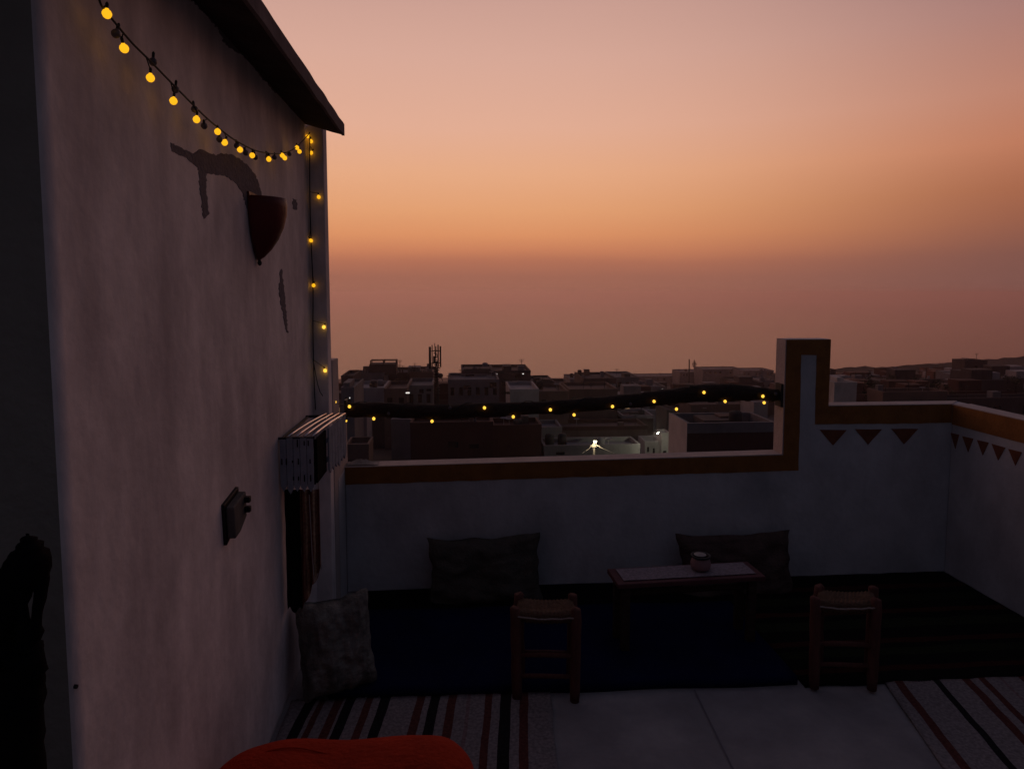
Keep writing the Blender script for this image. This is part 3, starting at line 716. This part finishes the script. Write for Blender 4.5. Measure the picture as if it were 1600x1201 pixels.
# dark knotted bundle at the far left
bd = thing('draped_bundle', 'black knotted bundle with two small gaps standing at the left edge', 'cloth bundle', (-.72, 1.02, 0))
def bp_(x, y, Y=1.02): return ony(x, y, Y)
mb = MB()
def blob(px, r_px): mb.tube(smooth_path([bp_(x, y) for x, y in px], 3), [r*1.02/F for r in r_px for _ in range(3)][:3*(len(px)-1)+1], 14)
blob([(45,835),(45,840),(46,850),(46,866),(44,885),(40,905)], [3,14,22,28,29,26]); blob([(40,870),(24,897),(10,940),(0,990)], [20,20,20,26])
blob([(58,885),(62,920),(60,955),(52,985),(44,1010)], [14,9,9,14,22]); blob([(38,900),(34,940),(36,980),(40,1020),(40,1060)], [14,9,12,24,26])
blob([(8,960),(6,990),(12,1015),(28,1040)], [14,14,14,20]); blob([(44,1010),(50,1045),(58,1060),(64,1062)], [20,20,14,6])
blob([(30,1040),(34,1090),(32,1150),(34,1230),(36,1400),(36,1900)], [28,30,32,33,34,36]); blob([(-12,1075),(-6,1150),(-8,1250),(-10,1900)], [22,30,34,36])
blob([(-14,880),(-13,895),(-12,930),(-18,1000),(-20,1060)], [4,14,20,24,20])
o = mb.build('cloth', M['black_cloth'], bd, smooth=True); bulge(o, .006, 30, 1)
mb = MB(); mb.tube([bp_(2,1022,1.045), bp_(4,1050,1.045), bp_(2,1082,1.045)], [.010,.014,.008], 10); mb.build('pale_lining', M['rag'], bd, smooth=True)

# crumpled paper on the ledge
mb = MB(); c = onz(566,727,LOW-.008)
grid_sheet(mb, lambda u, v: (c.x-.085+.17*u, YB+.018+.07*v, LOW-.004+.022*math.exp(-((u-.45)**2+(v-.5)**2)*9)*(1+.5*noise.noise(Vector((u*6,v*6,1))))+.006*abs(noise.noise(Vector((u*9,v*5,4))))), 20, 12, (0,0,-.002))
tag(mb.build('crumpled_paper', M['rag'], smooth=False), 'crumpled pale paper lying on the low ledge beside the corner', 'paper')

# ================================================================== THE TOWN
def W(n, c, v=.2): M[n] = mat(n+' render', c, .95, v, .35, .0, stain=((c[0]*.6, c[1]*.6, c[2]*.6), .5, (1,1,.4), .5, .8))
W('pale', (.36,.31,.31)); W('grey', (.20,.175,.18)); W('dark', (.085,.065,.065)); W('maroon', (.085,.036,.032)); W('brown', (.16,.10,.085)); W('white', (.52,.45,.43)); W('brick', (.19,.085,.065))
M['glass'] = mat('dark window glass', (.012,.012,.015), .25, .1, 1, 0, spec=.5)
M['trim'] = mat('roof clutter', (.05,.042,.042), .9, .2, 2, 0)
M['litwarm'] = glowmat('warm lit window', (1.0,.62,.28), .55)
M['litw'] = glowmat('lit window', (1.0,.93,.86), .9)
def house_at(name, label, xl, xr, yt, D, depth, m, rows=0, cols=0, extra=(), base=None, group=None, parapet=.5, seed=0, cat='house', top_m=None):
    a, b = ony(xl, yt, D), ony(xr, yt, D); z1 = a.z; r_ = random.Random(seed*7+int(xl))
    g = min(terr(a.x, D), terr(b.x, D), terr(a.x, D+depth))-1.0
    if base is not None: g = ony(xl, base, D).z
    g = min(g, z1-2.5)
    cx = (a.x+b.x)/2; h = thing(name, label, cat, (cx, D, g), group)
    x0, x1 = a.x, b.x; w = x1-x0; pt = min(parapet, .25*w)
    mb = MB(); mb.box((x0, D, g), (x1, D+depth, z1-pt)); mb.build('wall', m, h)
    mb = MB(); t = min(.22, w*.08); zb = z1-pt+.004
    mb.box((x0-.03, D-.03, zb), (x1+.03, D+t, z1)); mb.box((x0-.03, D+depth-t, zb), (x1+.03, D+depth+.03, z1))
    mb.box((x0-.03, D+t+.003, zb), (x0+t, D+depth-t-.003, z1)); mb.box((x1-t, D+t+.003, zb), (x1+.03, D+depth-t-.003, z1))
    mb.build('roof_parapet', top_m or m, h)
    zt = z1-pt; fh = 2.9
    for r in range(rows):
        for c in range(cols):
            if r_.random() < .15 and cols > 1: continue
            wx = x0+w*(c+.5)/cols; wz = zt-.7-r*fh; ww = min(1.2, w/cols*.45); wh = 1.25
            mb = MB(); mb.box((wx-ww/2-.08, D-.05, wz-wh-.08), (wx+ww/2+.08, D+.02, wz-wh)); mb.box((wx-ww/2-.08, D-.04, wz), (wx+ww/2+.08, D+.02, wz+.07))
            f_ = mb.build('window', m, h)
            mb = MB(); mb.box((wx-ww/2, D-.012, wz-wh+.003), (wx+ww/2, D+.05, wz-.003)); mb.build('pane', M['glass'], f_)
    P = lambda x, y, dd=0: ony(x, y, D+dd)
    if w > 4 and depth > 2.6:
        for q_ in range(r_.randint(2, 4)):
            x = r_.uniform(x0+.6, x1-.8); y = D+r_.uniform(.8, max(1.0, depth-1.4)); k = r_.random(); mb = MB()
            if k < .3:
                hh = r_.uniform(.9, 1.6); mb.lathe([(.0001,hh),(.4,hh-.08),(.5,hh-.25),(.5,.004),(.0001,.004)], (x, y, zt), 12); mb.build('water_tank', r_.choice([M['trim'], M['grey']]), h, smooth=True)
            elif k < .62:
                hh = r_.uniform(1.0, 2.2); mb.tube([(x, y, zt), (x, y, zt+hh)], .04, 5)
                for i in range(4): mb.box((x-.5+.09*i, y-.02, zt+hh-.06-.16*i), (x+.5-.09*i, y+.02, zt+hh-.02-.16*i))
                mb.build('aerial', M['trim'], h)
            elif k < .8:
                mb.tube([(x, y, zt), (x, y, zt+.7)], .04, 5); mb.lathe([(.0001,.72),(.25,.76),(.42,.88)], (x, y, zt), 12); mb.build('satellite_dish', M['pale'], h)
            else:
                s_ = r_.uniform(.7, 1.6); hh = r_.uniform(.6, 1.5); mb.box((x-s_/2, y, zt+.003), (x+s_/2, y+s_*.8, zt+hh)); mb.build('roof_shed', r_.choice([M['grey'], M['brown'], M['dark']]), h)
    for e in extra:
        k = e[0]
        if k == 'box':      # roof room: x0 x1 ytop, material
            p, q = P(e[1], e[3], 1.2), P(e[2], e[3], 1.2); dd = min(depth-1.8, 3.5)
            mb = MB(); mb.box((p.x, D+1.2, zt+.003), (q.x, D+1.2+max(1.2, dd), p.z)); mb.build('roof_room', e[4] if len(e) > 4 else m, h)
        elif k == 'frame':  # open pergola frame
            p, q = P(e[1], e[3], 1.0), P(e[2], e[3], 1.0); zz = P(e[1], e[4], 1.0).z; mb = MB(); r = .09
            for xx in (p.x, (p.x+q.x)/2, q.x):
                mb.box((xx-r, D+1-r, zz), (xx+r, D+1+r, p.z)); mb.box((xx-r, D+3-r, zz), (xx+r, D+3+r, p.z))
            mb.box((p.x-r, D+1-r, p.z+.003), (q.x+r, D+1+r, p.z+.15)); mb.box((p.x-r, D+3-r, p.z+.003), (q.x+r, D+3+r, p.z+.15))
            mb.build('pergola', M['trim'], h)
        elif k == 'dish':
            p = P(e[1], e[2], .6); mb = MB(); mb.tube([(p.x, p.y, zt), p], .035, 5)
            for i in range(1): mb.lathe([(.0001,0),(.22,.03),(.40,.10)], (p.x, p.y, p.z), 12)
            mb.build('satellite_dish', M['trim'], h)
        elif k == 'mast':
            p = P(e[1], e[2], .8); mb = MB(); mb.tube([(p.x, p.y, zt), p], .05, 5)
            for i in range(3): mb.box((p.x-.45+.1*i, p.y-.02, p.z-.1-.22*i), (p.x+.45-.1*i, p.y+.02, p.z-.07-.22*i))
            mb.build('aerial', M['trim'], h)
        elif k == 'tank':
            p = P(e[1], e[2], 1.5); mb = MB(); mb.lathe([(.0001,1.0),(.35,.97),(.5,.85),(.5,0),(.0001,0)], (p.x, p.y, zt+.0), 14); mb.build('water_tank', M['trim'], h, smooth=True)
        elif k == 'post':
            p = P(e[1], e[2], .5); mb = MB(); mb.box((p.x-.13, p.y-.13, zt), (p.x+.13, p.y+.13, p.z)); mb.build('column_stub', m, h)
        elif k == 'win':    # explicit window x0 x1 y0 y1 material
            p, q = P(e[1], e[3]), P(e[2], e[4]); mt = e[5] if len(e) > 5 else M['glass']
            mb = MB(); mb.box((p.x-.07, D-.05, q.z-.07), (q.x+.07, D+.02, q.z)); f_ = mb.build('window', m, h)
            mb = MB(); mb.box((p.x, D-.014, q.z+.003), (q.x, D+.05, p.z)); mb.build('pane', mt, f_)
        elif k == 'balcony':
            p, q = P(e[1], e[3]), P(e[2], e[4])
            mb = MB(); mb.box((p.x, D-1.0, q.z-.12), (q.x, D-.004, q.z)); mb.box((p.x, D-1.0, q.z+.003), (q.x, D-.9, p.z)); mb.build('balcony', e[5] if len(e) > 5 else m, h)
        elif k == 'plants':
            mb = MB()
            for i in range(e[4]):
                x = r_.uniform(e[1], e[2]); p = P(x, e[3]+r_.uniform(-1.5, 2.5), .7)
                for j in range(26):
                    c_ = Vector((p.x+r_.gauss(0,.28), p.y+r_.gauss(0,.25), r_.uniform(zt, p.z))); s = r_.uniform(.06,.16)
                    n_ = Vector((r_.gauss(0,1), r_.gauss(0,1), r_.gauss(0,1))).normalized(); t_ = n_.orthogonal().normalized(); b_ = n_.cross(t_)
                    mb.add([c_+t_*s, c_+b_*s*.5, c_-t_*s, c_-b_*s*.5], [(0,1,2,3)])
            mb.build('roof_plants', M['leaf'], h)
    return h
M['leaf'] = mat('dark foliage', (.045,.05,.03), .9, .3, 2, 0)
H_ = house_at
# --- skyline left of the mast
H_('apartment_house','plain dark block just right of the house corner on the skyline',533,552,587,118,9,M['dark'],1,2,[('dish',540,586)])
H_('apartment_house','tall grey house with an open pergola frame on its roof room',561,600,583,128,10,M['grey'],2,3,[('box',577,619,569,M['dark']),('frame',579,619,564,570),('post',565,578),('post',570,577),('post',574,579)],seed=2)
H_('apartment_house','wide dark house with two column stubs beside the pergola house',600,640,582,136,10,M['dark'],2,3,[('post',625,575),('post',629,577),('win',603,609,592,600)],seed=3)
H_('apartment_house','brownish house with leafy roof garden left of the antenna tower',640,681,581,132,10,M['brown'],2,3,[('box',637,656,574,M['grey']),('plants',640,654,572,7),('plants',658,680,578,9),('mast',648,567)],seed=4)
H_('house','pale plain house wall below the pergola house',553,600,606,98,8,M['pale'],0,0,[('win',577,581,600,604)],seed=5)
H_('house','low dark house with one bright strip light left of the antenna tower',600,636,607,90,8,M['brown'],1,2,[('win',634,640,612.6,614.6,M['litw'])],seed=6)
H_('house','long grey house with small windows directly left of the antenna tower foot',636,676,602,94,8,M['grey'],1,3,[('win',655,662,608,614),('win',666,674,605,611)],seed=7)
H_('house','small house with a lit lamp above the left end of the log',533,553,605,70,7,M['grey'],1,1,[('win',545.8,547.2,620,622.4,M['litw']),('box',536,546,598)],seed=8)
# --- between the mast and the gap
H_('apartment_house','pale flat roofed villa with a dark window band right of the antenna tower',721,770,579,112,10,M['grey'],1,3,[('win',727,741,585,592),('mast',741,572),('mast',750,571),('box',725,766,576.5,M['dark']),('plants',721,728,576,3)],seed=9,top_m=M['dark'])
H_('apartment_house','villa with stepped roof room and a small lit lamp under its eave',770,829,579,114,10,M['brown'],0,0,[('box',786,799,572,M['dark']),('win',772,777,583,584.6,M['litw']),('win',816.3,818.4,582.2,584.6,M['litw']),('balcony',800,822,594,597,M['pale']),('win',803,818,599,606),('win',784,792,596,603),('win',805,815,584,591)],seed=10,top_m=M['dark'])
H_('house','long low pale house in front of the flat roofed villas',700,780,593,104,9,M['grey'],1,6,[('win',724,735,602,608),('win',765,776,597,606),('plants',748,760,603,5),('dish',701,588)],seed=11)
H_('house','windowless pale wall house right of the villas',797,842,608,88,8,M['pale'],0,0,[('plants',790,800,614,6)],seed=12)
H_('house','dark shed roofed house at the end of the villa row',829,866,596,116,9,M['dark'],1,3,[('dish',848,589),('box',846,862,593,M['dark'])],seed=13)
H_('house','small brown house just above the middle of the log',842,888,611,92,8,M['brown'],1,3,[('plants',843,858,612,3)],seed=14)
H_('house','tiny dark house at the left end of the far headland',866,891,600,140,9,M['dark'],1,2,[('mast',872,596)],seed=15)
H_('house','bare pale cube house on the skyline above the street lamp',891,913,592,190,12,M['grey'],0,0,[],seed=16)
H_('apartment_house','wide dark house with a white roof wall on the skyline',912,963,591,150,12,M['dark'],1,4,[('win',944,962,600,606,M['white']),('mast',913,588)],seed=17)
H_('apartment_house','grey hazy block with a small dark cabin on its roof',962,999,589,160,12,M['grey'],1,3,[('box',976,985,584,M['dark'])],seed=18)
H_('house','low dark house row behind the log middle',890,965,608,100,8,M['brown'],1,5,[],seed=19)
H_('house','small grey cube house right of the log middle',1002,1040,604,150,9,M['grey'],1,3,[('win',1034,1035.6,606,607.4,M['litw'])],seed=20)
# far blocks along the headland
for i,(a,b,y,lb) in enumerate([(985,1062,588,'long flat hazy block on the far headland, left part'),(1062,1098,581,'taller hazy block on the far headland near the two masts'),(1098,1161,577,'highest hazy block on the far headland'),(1161,1209,579,'hazy block on the far headland touching the pillar')]):
    H_('far_block',lb,a,b,y,400-15*i,14,M['grey'],1,8,[],seed=30+i,cat='building')
H_('house','small dark house with a roof cabin left of the pillar',1148,1184,596,170,10,M['dark'],1,3,[('box',1155,1176,589,M['dark'])],seed=35)
H_('house','narrow pale house pressed against the pillar edge',1186,1209,594,180,10,M['grey'],2,2,[('post',1193,590),('post',1204,590)],seed=36)
# --- below the log
H_('house','pale blank house below the left end of the log',541,573,649,77.0,4.6,M['pale'],0,0,[],seed=40)
H_('house','low ruined wall house at the left end of the ledge',540,576,694,57.8,3.0,M['brown'],0,0,[],seed=41)
H_('house','dark house between the pale blank house and the grey gable',573,612,650,91.0,5.5,M['dark'],0,0,[],seed=42)
H_('house','grey gable wall house left of the big maroon building',611,641,655,82.2,4.9,M['grey'],0,0,[],seed=43)
H_('apartment_house','big maroon building filling the view under the log',641,770,660,66.5,4.0,M['maroon'],0,0,[('win',700,716,690,699),('win',733,748,693,700)],seed=44)
H_('house','dark maroon house right of the big maroon building',770,846,664,71.8,4.3,M['maroon'],0,0,[('box',815,826,650,M['dark'])],seed=45)
H_('house','small pale roof room house under the log left of the lamp',826,843,648,105.0,5.0,M['grey'],0,0,[],seed=46)
H_('house','grey house with sloping wall left of the street lamp',847,878,667,80.5,4.8,M['grey'],0,0,[],seed=47)
H_('house','low dark roofed house behind the lit street lamp',870,1012,667,87.5,5.2,M['brown'],0,0,[('win',950,953,689,693)],seed=48,top_m=M['maroon'])
H_('house','house with a long white roof wall above the street lamp',877,972,656,101.5,5.0,M['pale'],0,0,[('win',921,929,655,664)],seed=49)
H_('house','maroon house with a pale roof edge left of the lit alley',973,1021,649,98.0,5.9,M['maroon'],0,0,[('win',978,1010,650,652,M['pale'])],seed=50,top_m=M['pale'])
H_('house','low pale terrace wall house just beyond the ledge below the lamp',850,1000,696,71.8,4.0,M['grey'],0,0,[('win',869,882,706,710)],seed=51)
H_('house','tall pale house with a red light at the head of the lit alley',1004,1042,641,105.0,6.0,M['pale'],0,0,[('win',1033.3,1035.2,646,647.8,glowmat('red signal',(1,.12,.04),1.0))],seed=52)
H_('house','narrow dark house between the alley and the white corner house',1042,1056,640,87.5,5.0,M['dark'],0,0,[],seed=53)
H_('house','small lamplit pale outhouse with a dark doorway in the alley',1034,1047,676,77.0,2.0,M['white'],0,0,[('win',1036,1041,704,712)],seed=54)
H_('house','lamplit alley house wall with narrow windows',1008,1034,689,78.0,3.0,M['pale'],0,0,[('win',1011,1014,698,706),('win',1020,1023,700,708)],seed=55)
hm_ = H_('apartment_house','maroon walled house with a white side wall and grey roof parapet by the pillar',1074.5,1211,661,48.1,4.2,M['maroon'],0,0,[('box',1100,1160,657,M['dark'])],seed=57,top_m=M['grey'],parapet=.75)
q0, q1 = ony(1074.5,661,48.1), ony(1074.5,720,48.1)
mb = MB(); mb.box((q0.x-.06, 48.05, q1.z-3), (q0.x-.033, 52.35, q0.z+.04)); mb.build('side_wall', M['white'], hm_)
H_('house','row of dim houses behind the maroon walled house',1080,1180,632,108.5,6.0,M['brown'],1,6,[('win',1098,1104,634,638,M['pale'])],seed=58)
H_('house','pale blank house tucked under the right end of the log',1178,1200,628,101.5,5.0,M['pale'],0,0,[],seed=59)
# --- right of the pillar
H_('house','white house with a notched roofline right of the pillar',1304,1339,597,95,3.6,M['white'],0,0,[('box',1308,1318,590,M['white'])],seed=60)
H_('house','grey house beside the white notched house',1339,1379,594,120,3.6,M['grey'],1,3,[],seed=61)
H_('house','small dark house against the pillar edge right side',1298,1306,577,140,3.9,M['dark'],0,0,[],seed=62)
H_('apartment_house','maroon grey block with square top right of the white house',1383,1419,578,170,4.8,M['maroon'],2,4,[],seed=63)
H_('house','wide dim house in front of the square topped block',1376,1452,592,130,3.6,M['brown'],1,6,[('win',1449,1453,587,591,M['white'])],seed=64)
H_('apartment_house','rust brown block in the middle of the right hand hillside',1456,1496,577,210,5.9,M['brick'],2,4,[],seed=65)
H_('apartment_house','tallest dark tower block on the right hand hillside',1508,1543,563,150,4.2,M['dark'],4,3,[],seed=66)
H_('house','pale low house at the foot of the tower block',1500,1540,603,120,3.6,M['grey'],1,3,[('win',1526,1538,606,614,M['pale'])],seed=67)
H_('house','dark flat house right of the tower block',1540,1600,592,115,3.6,M['dark'],1,4,[('post',1585,588)],seed=68)
H_('house','low dark house near the right edge of the view',1480,1660,622,95,3.6,M['dark'],1,8,[],seed=69)
H_('house','dim house behind the low right hand parapet',1380,1480,612,88,3.6,M['brown'],1,6,[],seed=70)
# many more small houses filling the slopes between
mats = ['grey','brown','dark','maroon','pale','brick']
lab = {'grey':'small grey cube house on the slope','brown':'small brown cube house on the slope','dark':'small dark cube house on the slope','maroon':'small maroon cube house on the slope','pale':'small pale cube house on the slope','brick':'small brick red cube house on the slope'}
_fw = Vector((math.sin(YAW)*math.cos(PITCH), math.cos(YAW)*math.cos(PITCH), -math.sin(PITCH))); _up = Vector((math.cos(YAW), -math.sin(YAW), 0)).cross(_fw)
zone = lambda x: 'on the slope left of the antenna tower' if x < 685 else 'on the slope beyond the log' if x < 1200 else 'on the right hand hillside'
r2 = random.Random(5)
for i in range(600):
    px = r2.uniform(500, 1660) if i % 2 else r2.uniform(1290, 1680)
    if i >= 500: px = r2.choice([r2.uniform(-100, 500), r2.uniform(1680, 2600)])
    D = (r2.choice([120,150,180,220,270,330]) if px < 1290 else r2.choice([110,140,170,200,235,270]))*r2.uniform(.9,1.1)
    p = ony(px, 600, D); g = terr(p.x, D); hgt = r2.uniform(3.2, 7.5); w = r2.uniform(7, 13)
    zt_ = g+hgt+2.0; yt_ = CY - F*((Vector((p.x,D,zt_))-CAM).dot(_up)/(Vector((p.x,D,zt_))-CAM).dot(_fw))
    if i < 500 and i % 5 == 0: continue
    if yt_ < (598 if px < 1300 else 584-.04*(px-1300)): continue
    k = r2.choice(mats if px > 1300 else mats[:4]); h = thing('far_house', lab[k].replace('on the slope', zone(px)), 'house', (p.x, D, g), lab[k].replace('on the slope', zone(px)).replace('house','houses'))
    mb = MB(); dd = 9 if px < 1200 else 5; mb.box((p.x-w/2, D, g-2), (p.x+w/2, D+dd, g+hgt)); mb.build('wall', M[k], h)
    mb = MB(); mb.box((p.x-w/2-.05, D-.05, g+hgt+.003), (p.x+w/2+.05, D+.2, g+hgt+.5)); mb.box((p.x-w*.25, D+1.5, g+hgt+.003), (p.x+w*.1, D+4, g+hgt+2.0)); mb.build('roof_room', M[k], h)
    if D < 260:
        nc = 2 if w < 9 else 3
        for c in range(nc):
            wx = p.x-w/2+w*(c+.5)/nc+r2.uniform(-.5,.5); lit = r2.random() < .012; ww = r2.uniform(.4,.75)
            for rr in range(2 if hgt > 5.4 else 1):
                if r2.random() < .2: continue
                mb = MB(); mb.box((wx-ww, D-.03, g+hgt-2.2-2.8*rr), (wx+ww, D+.03, g+hgt-.9-2.8*rr)); mb.build('window', M['litwarm'] if lit and rr == 0 else M['glass'], h)
    if r2.random() < .5:
        ax_ = p.x+r2.uniform(-w*.4, w*.4); hh = r2.uniform(1.2, 2.6); mb = MB(); mb.tube([(ax_, D+1, g+hgt), (ax_, D+1, g+hgt+hh)], .06, 5)
        for i in range(3): mb.box((ax_-.5+.1*i, D+.98, g+hgt+hh-.08-.2*i), (ax_+.5-.1*i, D+1.02, g+hgt+hh-.02-.2*i))
        mb.build('aerial', M['trim'], h)

# dark garden trees between the houses
def tree(x, D, hgt, wid, label, seed):
    r_ = random.Random(seed); g = terr(x, D); t = thing('garden_tree', label, 'tree', (x, D, g), 'dark trees between the houses')
    mb = MB(); mb.tube([(x, D, g-.5), (x+.1, D, g+hgt*.4), (x-.1, D+.1, g+hgt*.75)], [.22,.15,.05], 7)
    for k in range(5): a = r_.uniform(0, 6.28); mb.tube([(x, D, g+hgt*(.3+.08*k)), (x+math.cos(a)*wid*.35, D+math.sin(a)*wid*.35, g+hgt*(.5+.09*k))], [.08,.03], 5)
    mb.build('trunk', M['wood_dark'], t)
    mb = MB(); cl_ = [(r_.gauss(0, wid*.26), r_.gauss(0, wid*.26), hgt*r_.uniform(.38, .92)) for _ in range(14)]
    for k in range(900):
        c = r_.choice(cl_); q = Vector((x+c[0]+r_.gauss(0,.34), D+c[1]+r_.gauss(0,.34), g+c[2]+r_.gauss(0,.30))); s_ = r_.uniform(.08,.2)
        n_ = Vector((r_.gauss(0,1), r_.gauss(0,1), r_.gauss(0,1))).normalized(); t_ = n_.orthogonal().normalized(); b_ = n_.cross(t_)
        mb.add([q+t_*s_, q+b_*s_*.6, q-t_*s_, q-b_*s_*.6], [(0,1,2,3)])
    mb.build('crown', M['leaf'], t)
for i, (px, yt, D, wd, lb) in enumerate([
        (1352,584,100,5,'dark tree on the right hillside behind the grey house'),(1432,583,112,6,'broad dark tree on the right hillside beside the dim house'),(1475,590,100,5,'dark tree left of the tower block'),(1562,578,125,7,'large dark tree right of the tower block'),(1590,586,105,6,'dark tree near the right edge of the view')]):
    p = ony(px, yt, D); g = terr(p.x, D); tree(p.x, D, max(3.0, min(11, p.z-g)), wd, lb, 70+i)

# antenna tower
tw = ony(683, 628, 96); gz = terr(tw.x, 96)
mast = thing('antenna_tower', 'dark mobile phone antenna tower with upright panels and a round dish on the skyline', 'antenna tower', (tw.x, 96, gz))
Z = lambda y: ony(683, y, 96).z
X_ = lambda x: ony(x, 580, 96).x
mb = MB(); mb.tube([(tw.x-.05, 96, gz-1), (tw.x-.05, 96, Z(618)), (tw.x-.1, 96, Z(575))], [.42,.36,.26], 10); mb.tube([(X_(681), 96, Z(575)), (X_(679.5), 96, Z(536))], .045, 6); mb.build('pole', M['iron'], mast)
mb = MB()
for k in range(9): 
    z = Z(578+k*4.5); mb.box((tw.x-.50, 95.55, z-.03), (tw.x+.35, 96.4, z+.03))
mb.build('ladder_cage', M['iron'], mast)
for x0, x1, y0, y1, dy in ((670.5,674,541,575,-.7),(674.5,676,539,573,.5),(680.5,682,541,560,.3),(684,686,538,573,-.6),(687,689.6,541,574,.3)):
    mb = MB(); mb.box((X_(x0), 96+dy, Z(y1)), (X_(x1), 96+dy+.18, Z(y0))); mb.build('antenna_panel', M['iron'], mast, bevel=.03)
mb = MB()
for y in (548, 567, 575): mb.tube([(X_(671), 95.6, Z(y)), (X_(688.5), 95.7, Z(y))], .05, 5); mb.tube([(X_(675), 96.4, Z(y)), (X_(687), 96.4, Z(y))], .05, 5)
mb.box((X_(677), 95.7, Z(566)), (X_(680.5), 96, Z(556))); mb.box((X_(680.5), 95.7, Z(572)), (X_(683.5), 96, Z(564)))
for i, y in enumerate((551, 560, 569)): mb.tube([(X_(678), 95.9, Z(y)), (X_(684.5), 95.5, Z(y+3)), (X_(683), 95.8, Z(y+7))], .06, 5)
mb.build('brackets', M['iron'], mast)
mb = MB(); cxx, czz = X_(688.3), Z(586)
mb.tube([(cxx-.05, 95.2, czz), (cxx+.05, 95.55, czz)], [.36,.34], 14); mb.build('dish', M['iron'], mast, smooth=True)
mb = MB(); mb.tube([(X_(684), 96, Z(583)), (X_(688), 95.6, Z(586)), (X_(692), 95.6, Z(595))], .05, 5); mb.build('dish_arm', M['iron'], mast)
# two masts far off
D = 240; p = ony(1077, 603, D); q = ony(1077, 561, D); mb = MB(); mb.tube([(p.x, D, terr(p.x, D)), (q.x, D, q.z)], .22, 6)
tag(mb.build('radio_mast', M['iron'], loc=(p.x, D, terr(p.x, D))), 'plain thin mast on the skyline left of the small tree shaped mast', 'mast')
D = 440; q = ony(1085, 562, D); g = terr(q.x, D)
tm = thing('antenna_mast', 'small tree shaped antenna mast on the far headland', 'mast', (q.x, D, g))
mb = MB(); mb.tube([(q.x, D, g), (q.x, D, q.z)], .25, 6); mb.build('pole', M['iron'], tm)
mb = MB()
for k in range(5): s = (.5, .8, 1.2, 1.0, .7)[k]; z = q.z-1-.9*k; mb.box((q.x-s, D-s, z-.28), (q.x+s, D+s, z+.22))
mb.build('antenna_array', M['iron'], tm)

# street lamp, lit, with its wires
D = 64; p = ony(928, 688, D); g = terr(p.x, D)
sl = thing('street_lamp', 'lit street lamp on a pole with wires running off, seen over the ledge', 'street lamp', (p.x, D, g))
mb = MB(); mb.tube([(p.x, D, g-1), (p.x, D, p.z-.05)], [.16,.11], 8); mb.build('pole', M['white'], sl)
mb = MB(); mb.tube([(p.x, D, p.z-.25), (p.x+.05, D-.3, p.z-.05)], .04, 6); mb.lathe([(.001,.12),(.16,.08),(.20,0)], (p.x+.05, D-.35, p.z+.10), 10); mb.build('lamp_head', M['iron'], sl)
mb = MB(); mb.sphere((p.x+.05, D-.35, p.z), .17, 10); mb.build('lamp', glowmat('street lamp light', (1.0,.92,.62), 6.0), sl, smooth=True)
mb = MB()
for (x, y) in ((910,708),(952,705),(960,708),(946,702)):
    q = ony(x, y, D-1.2); c = Vector((p.x, D-.05, p.z-.30)); mb.tube([c, c.lerp(q, .5)+Vector((0,0,-.06)), q], .020, 5)
mb.box((p.x-.22, D-.18, p.z-.62), (p.x+.22, D-.1, p.z-.36)); mb.tube([(p.x-.4, D-.15, p.z-.45), (p.x+.5, D-.15, p.z-.5)], .04, 5)
mb.build('wires', M['white'], sl)
ld = bpy.data.lights.new('street_lamp_light', 'POINT'); ld.energy = 45; ld.color = (1.0,.88,.5); ld.shadow_soft_size = .12
lo = bpy.data.objects.new('street_lamp_light', ld); COL.objects.link(lo); lo.parent = sl; lo.location = (Vector((p.x+.05, D-.62, p.z-.12))-sl.location)
D = 70; p = ony(1028, 676, D)
al = thing('alley_lamp', 'small white tube lamp lighting the alley right of the street lamp', 'lamp', (p.x, D, p.z))
mb = MB(); mb.tube([(p.x-.12, D, p.z-.08), (p.x+.12, D, p.z+.08)], .045, 8); mb.build('tube', glowmat('alley light', (.92,1.0,.95), 3.0), al)
mb = MB(); mb.tube([(p.x+.14, D+.06, p.z+.14), (p.x-.12, D+.06, p.z+.02)], .05, 6); mb.tube([(p.x+.12, D+.08, p.z+.1), (p.x+.6, D+2.0, p.z+.1)], .025, 5); mb.build('holder', M['iron'], al)
ld = bpy.data.lights.new('alley_lamp_light', 'POINT'); ld.energy = 330; ld.color = (.95,1.0,.72); ld.shadow_soft_size = .1
lo = bpy.data.objects.new('alley_lamp_light', ld); COL.objects.link(lo); lo.parent = al; lo.location = (0, -.15, -.25)

# ================================================================== HAZE
mb = MB(); mb.box((-9500, -60, -190), (9500, 9400, 14))
hz = mb.build('haze', None)
hz.data.materials.clear()
hm = bpy.data.materials.new('evening haze'); hm.use_nodes = True; t = hm.node_tree; t.nodes.clear()
pv = t.nodes.new('ShaderNodeVolumePrincipled'); pv.inputs['Density'].default_value = .00034; pv.inputs['Color'].default_value = (1.0,.83,.87,1); pv.inputs['Anisotropy'].default_value = .84; ou = t.nodes.new('ShaderNodeOutputMaterial'); t.links.new(pv.outputs[0], ou.inputs['Volume'])
hz.data.materials.append(hm); tag(hz, kind='stuff')
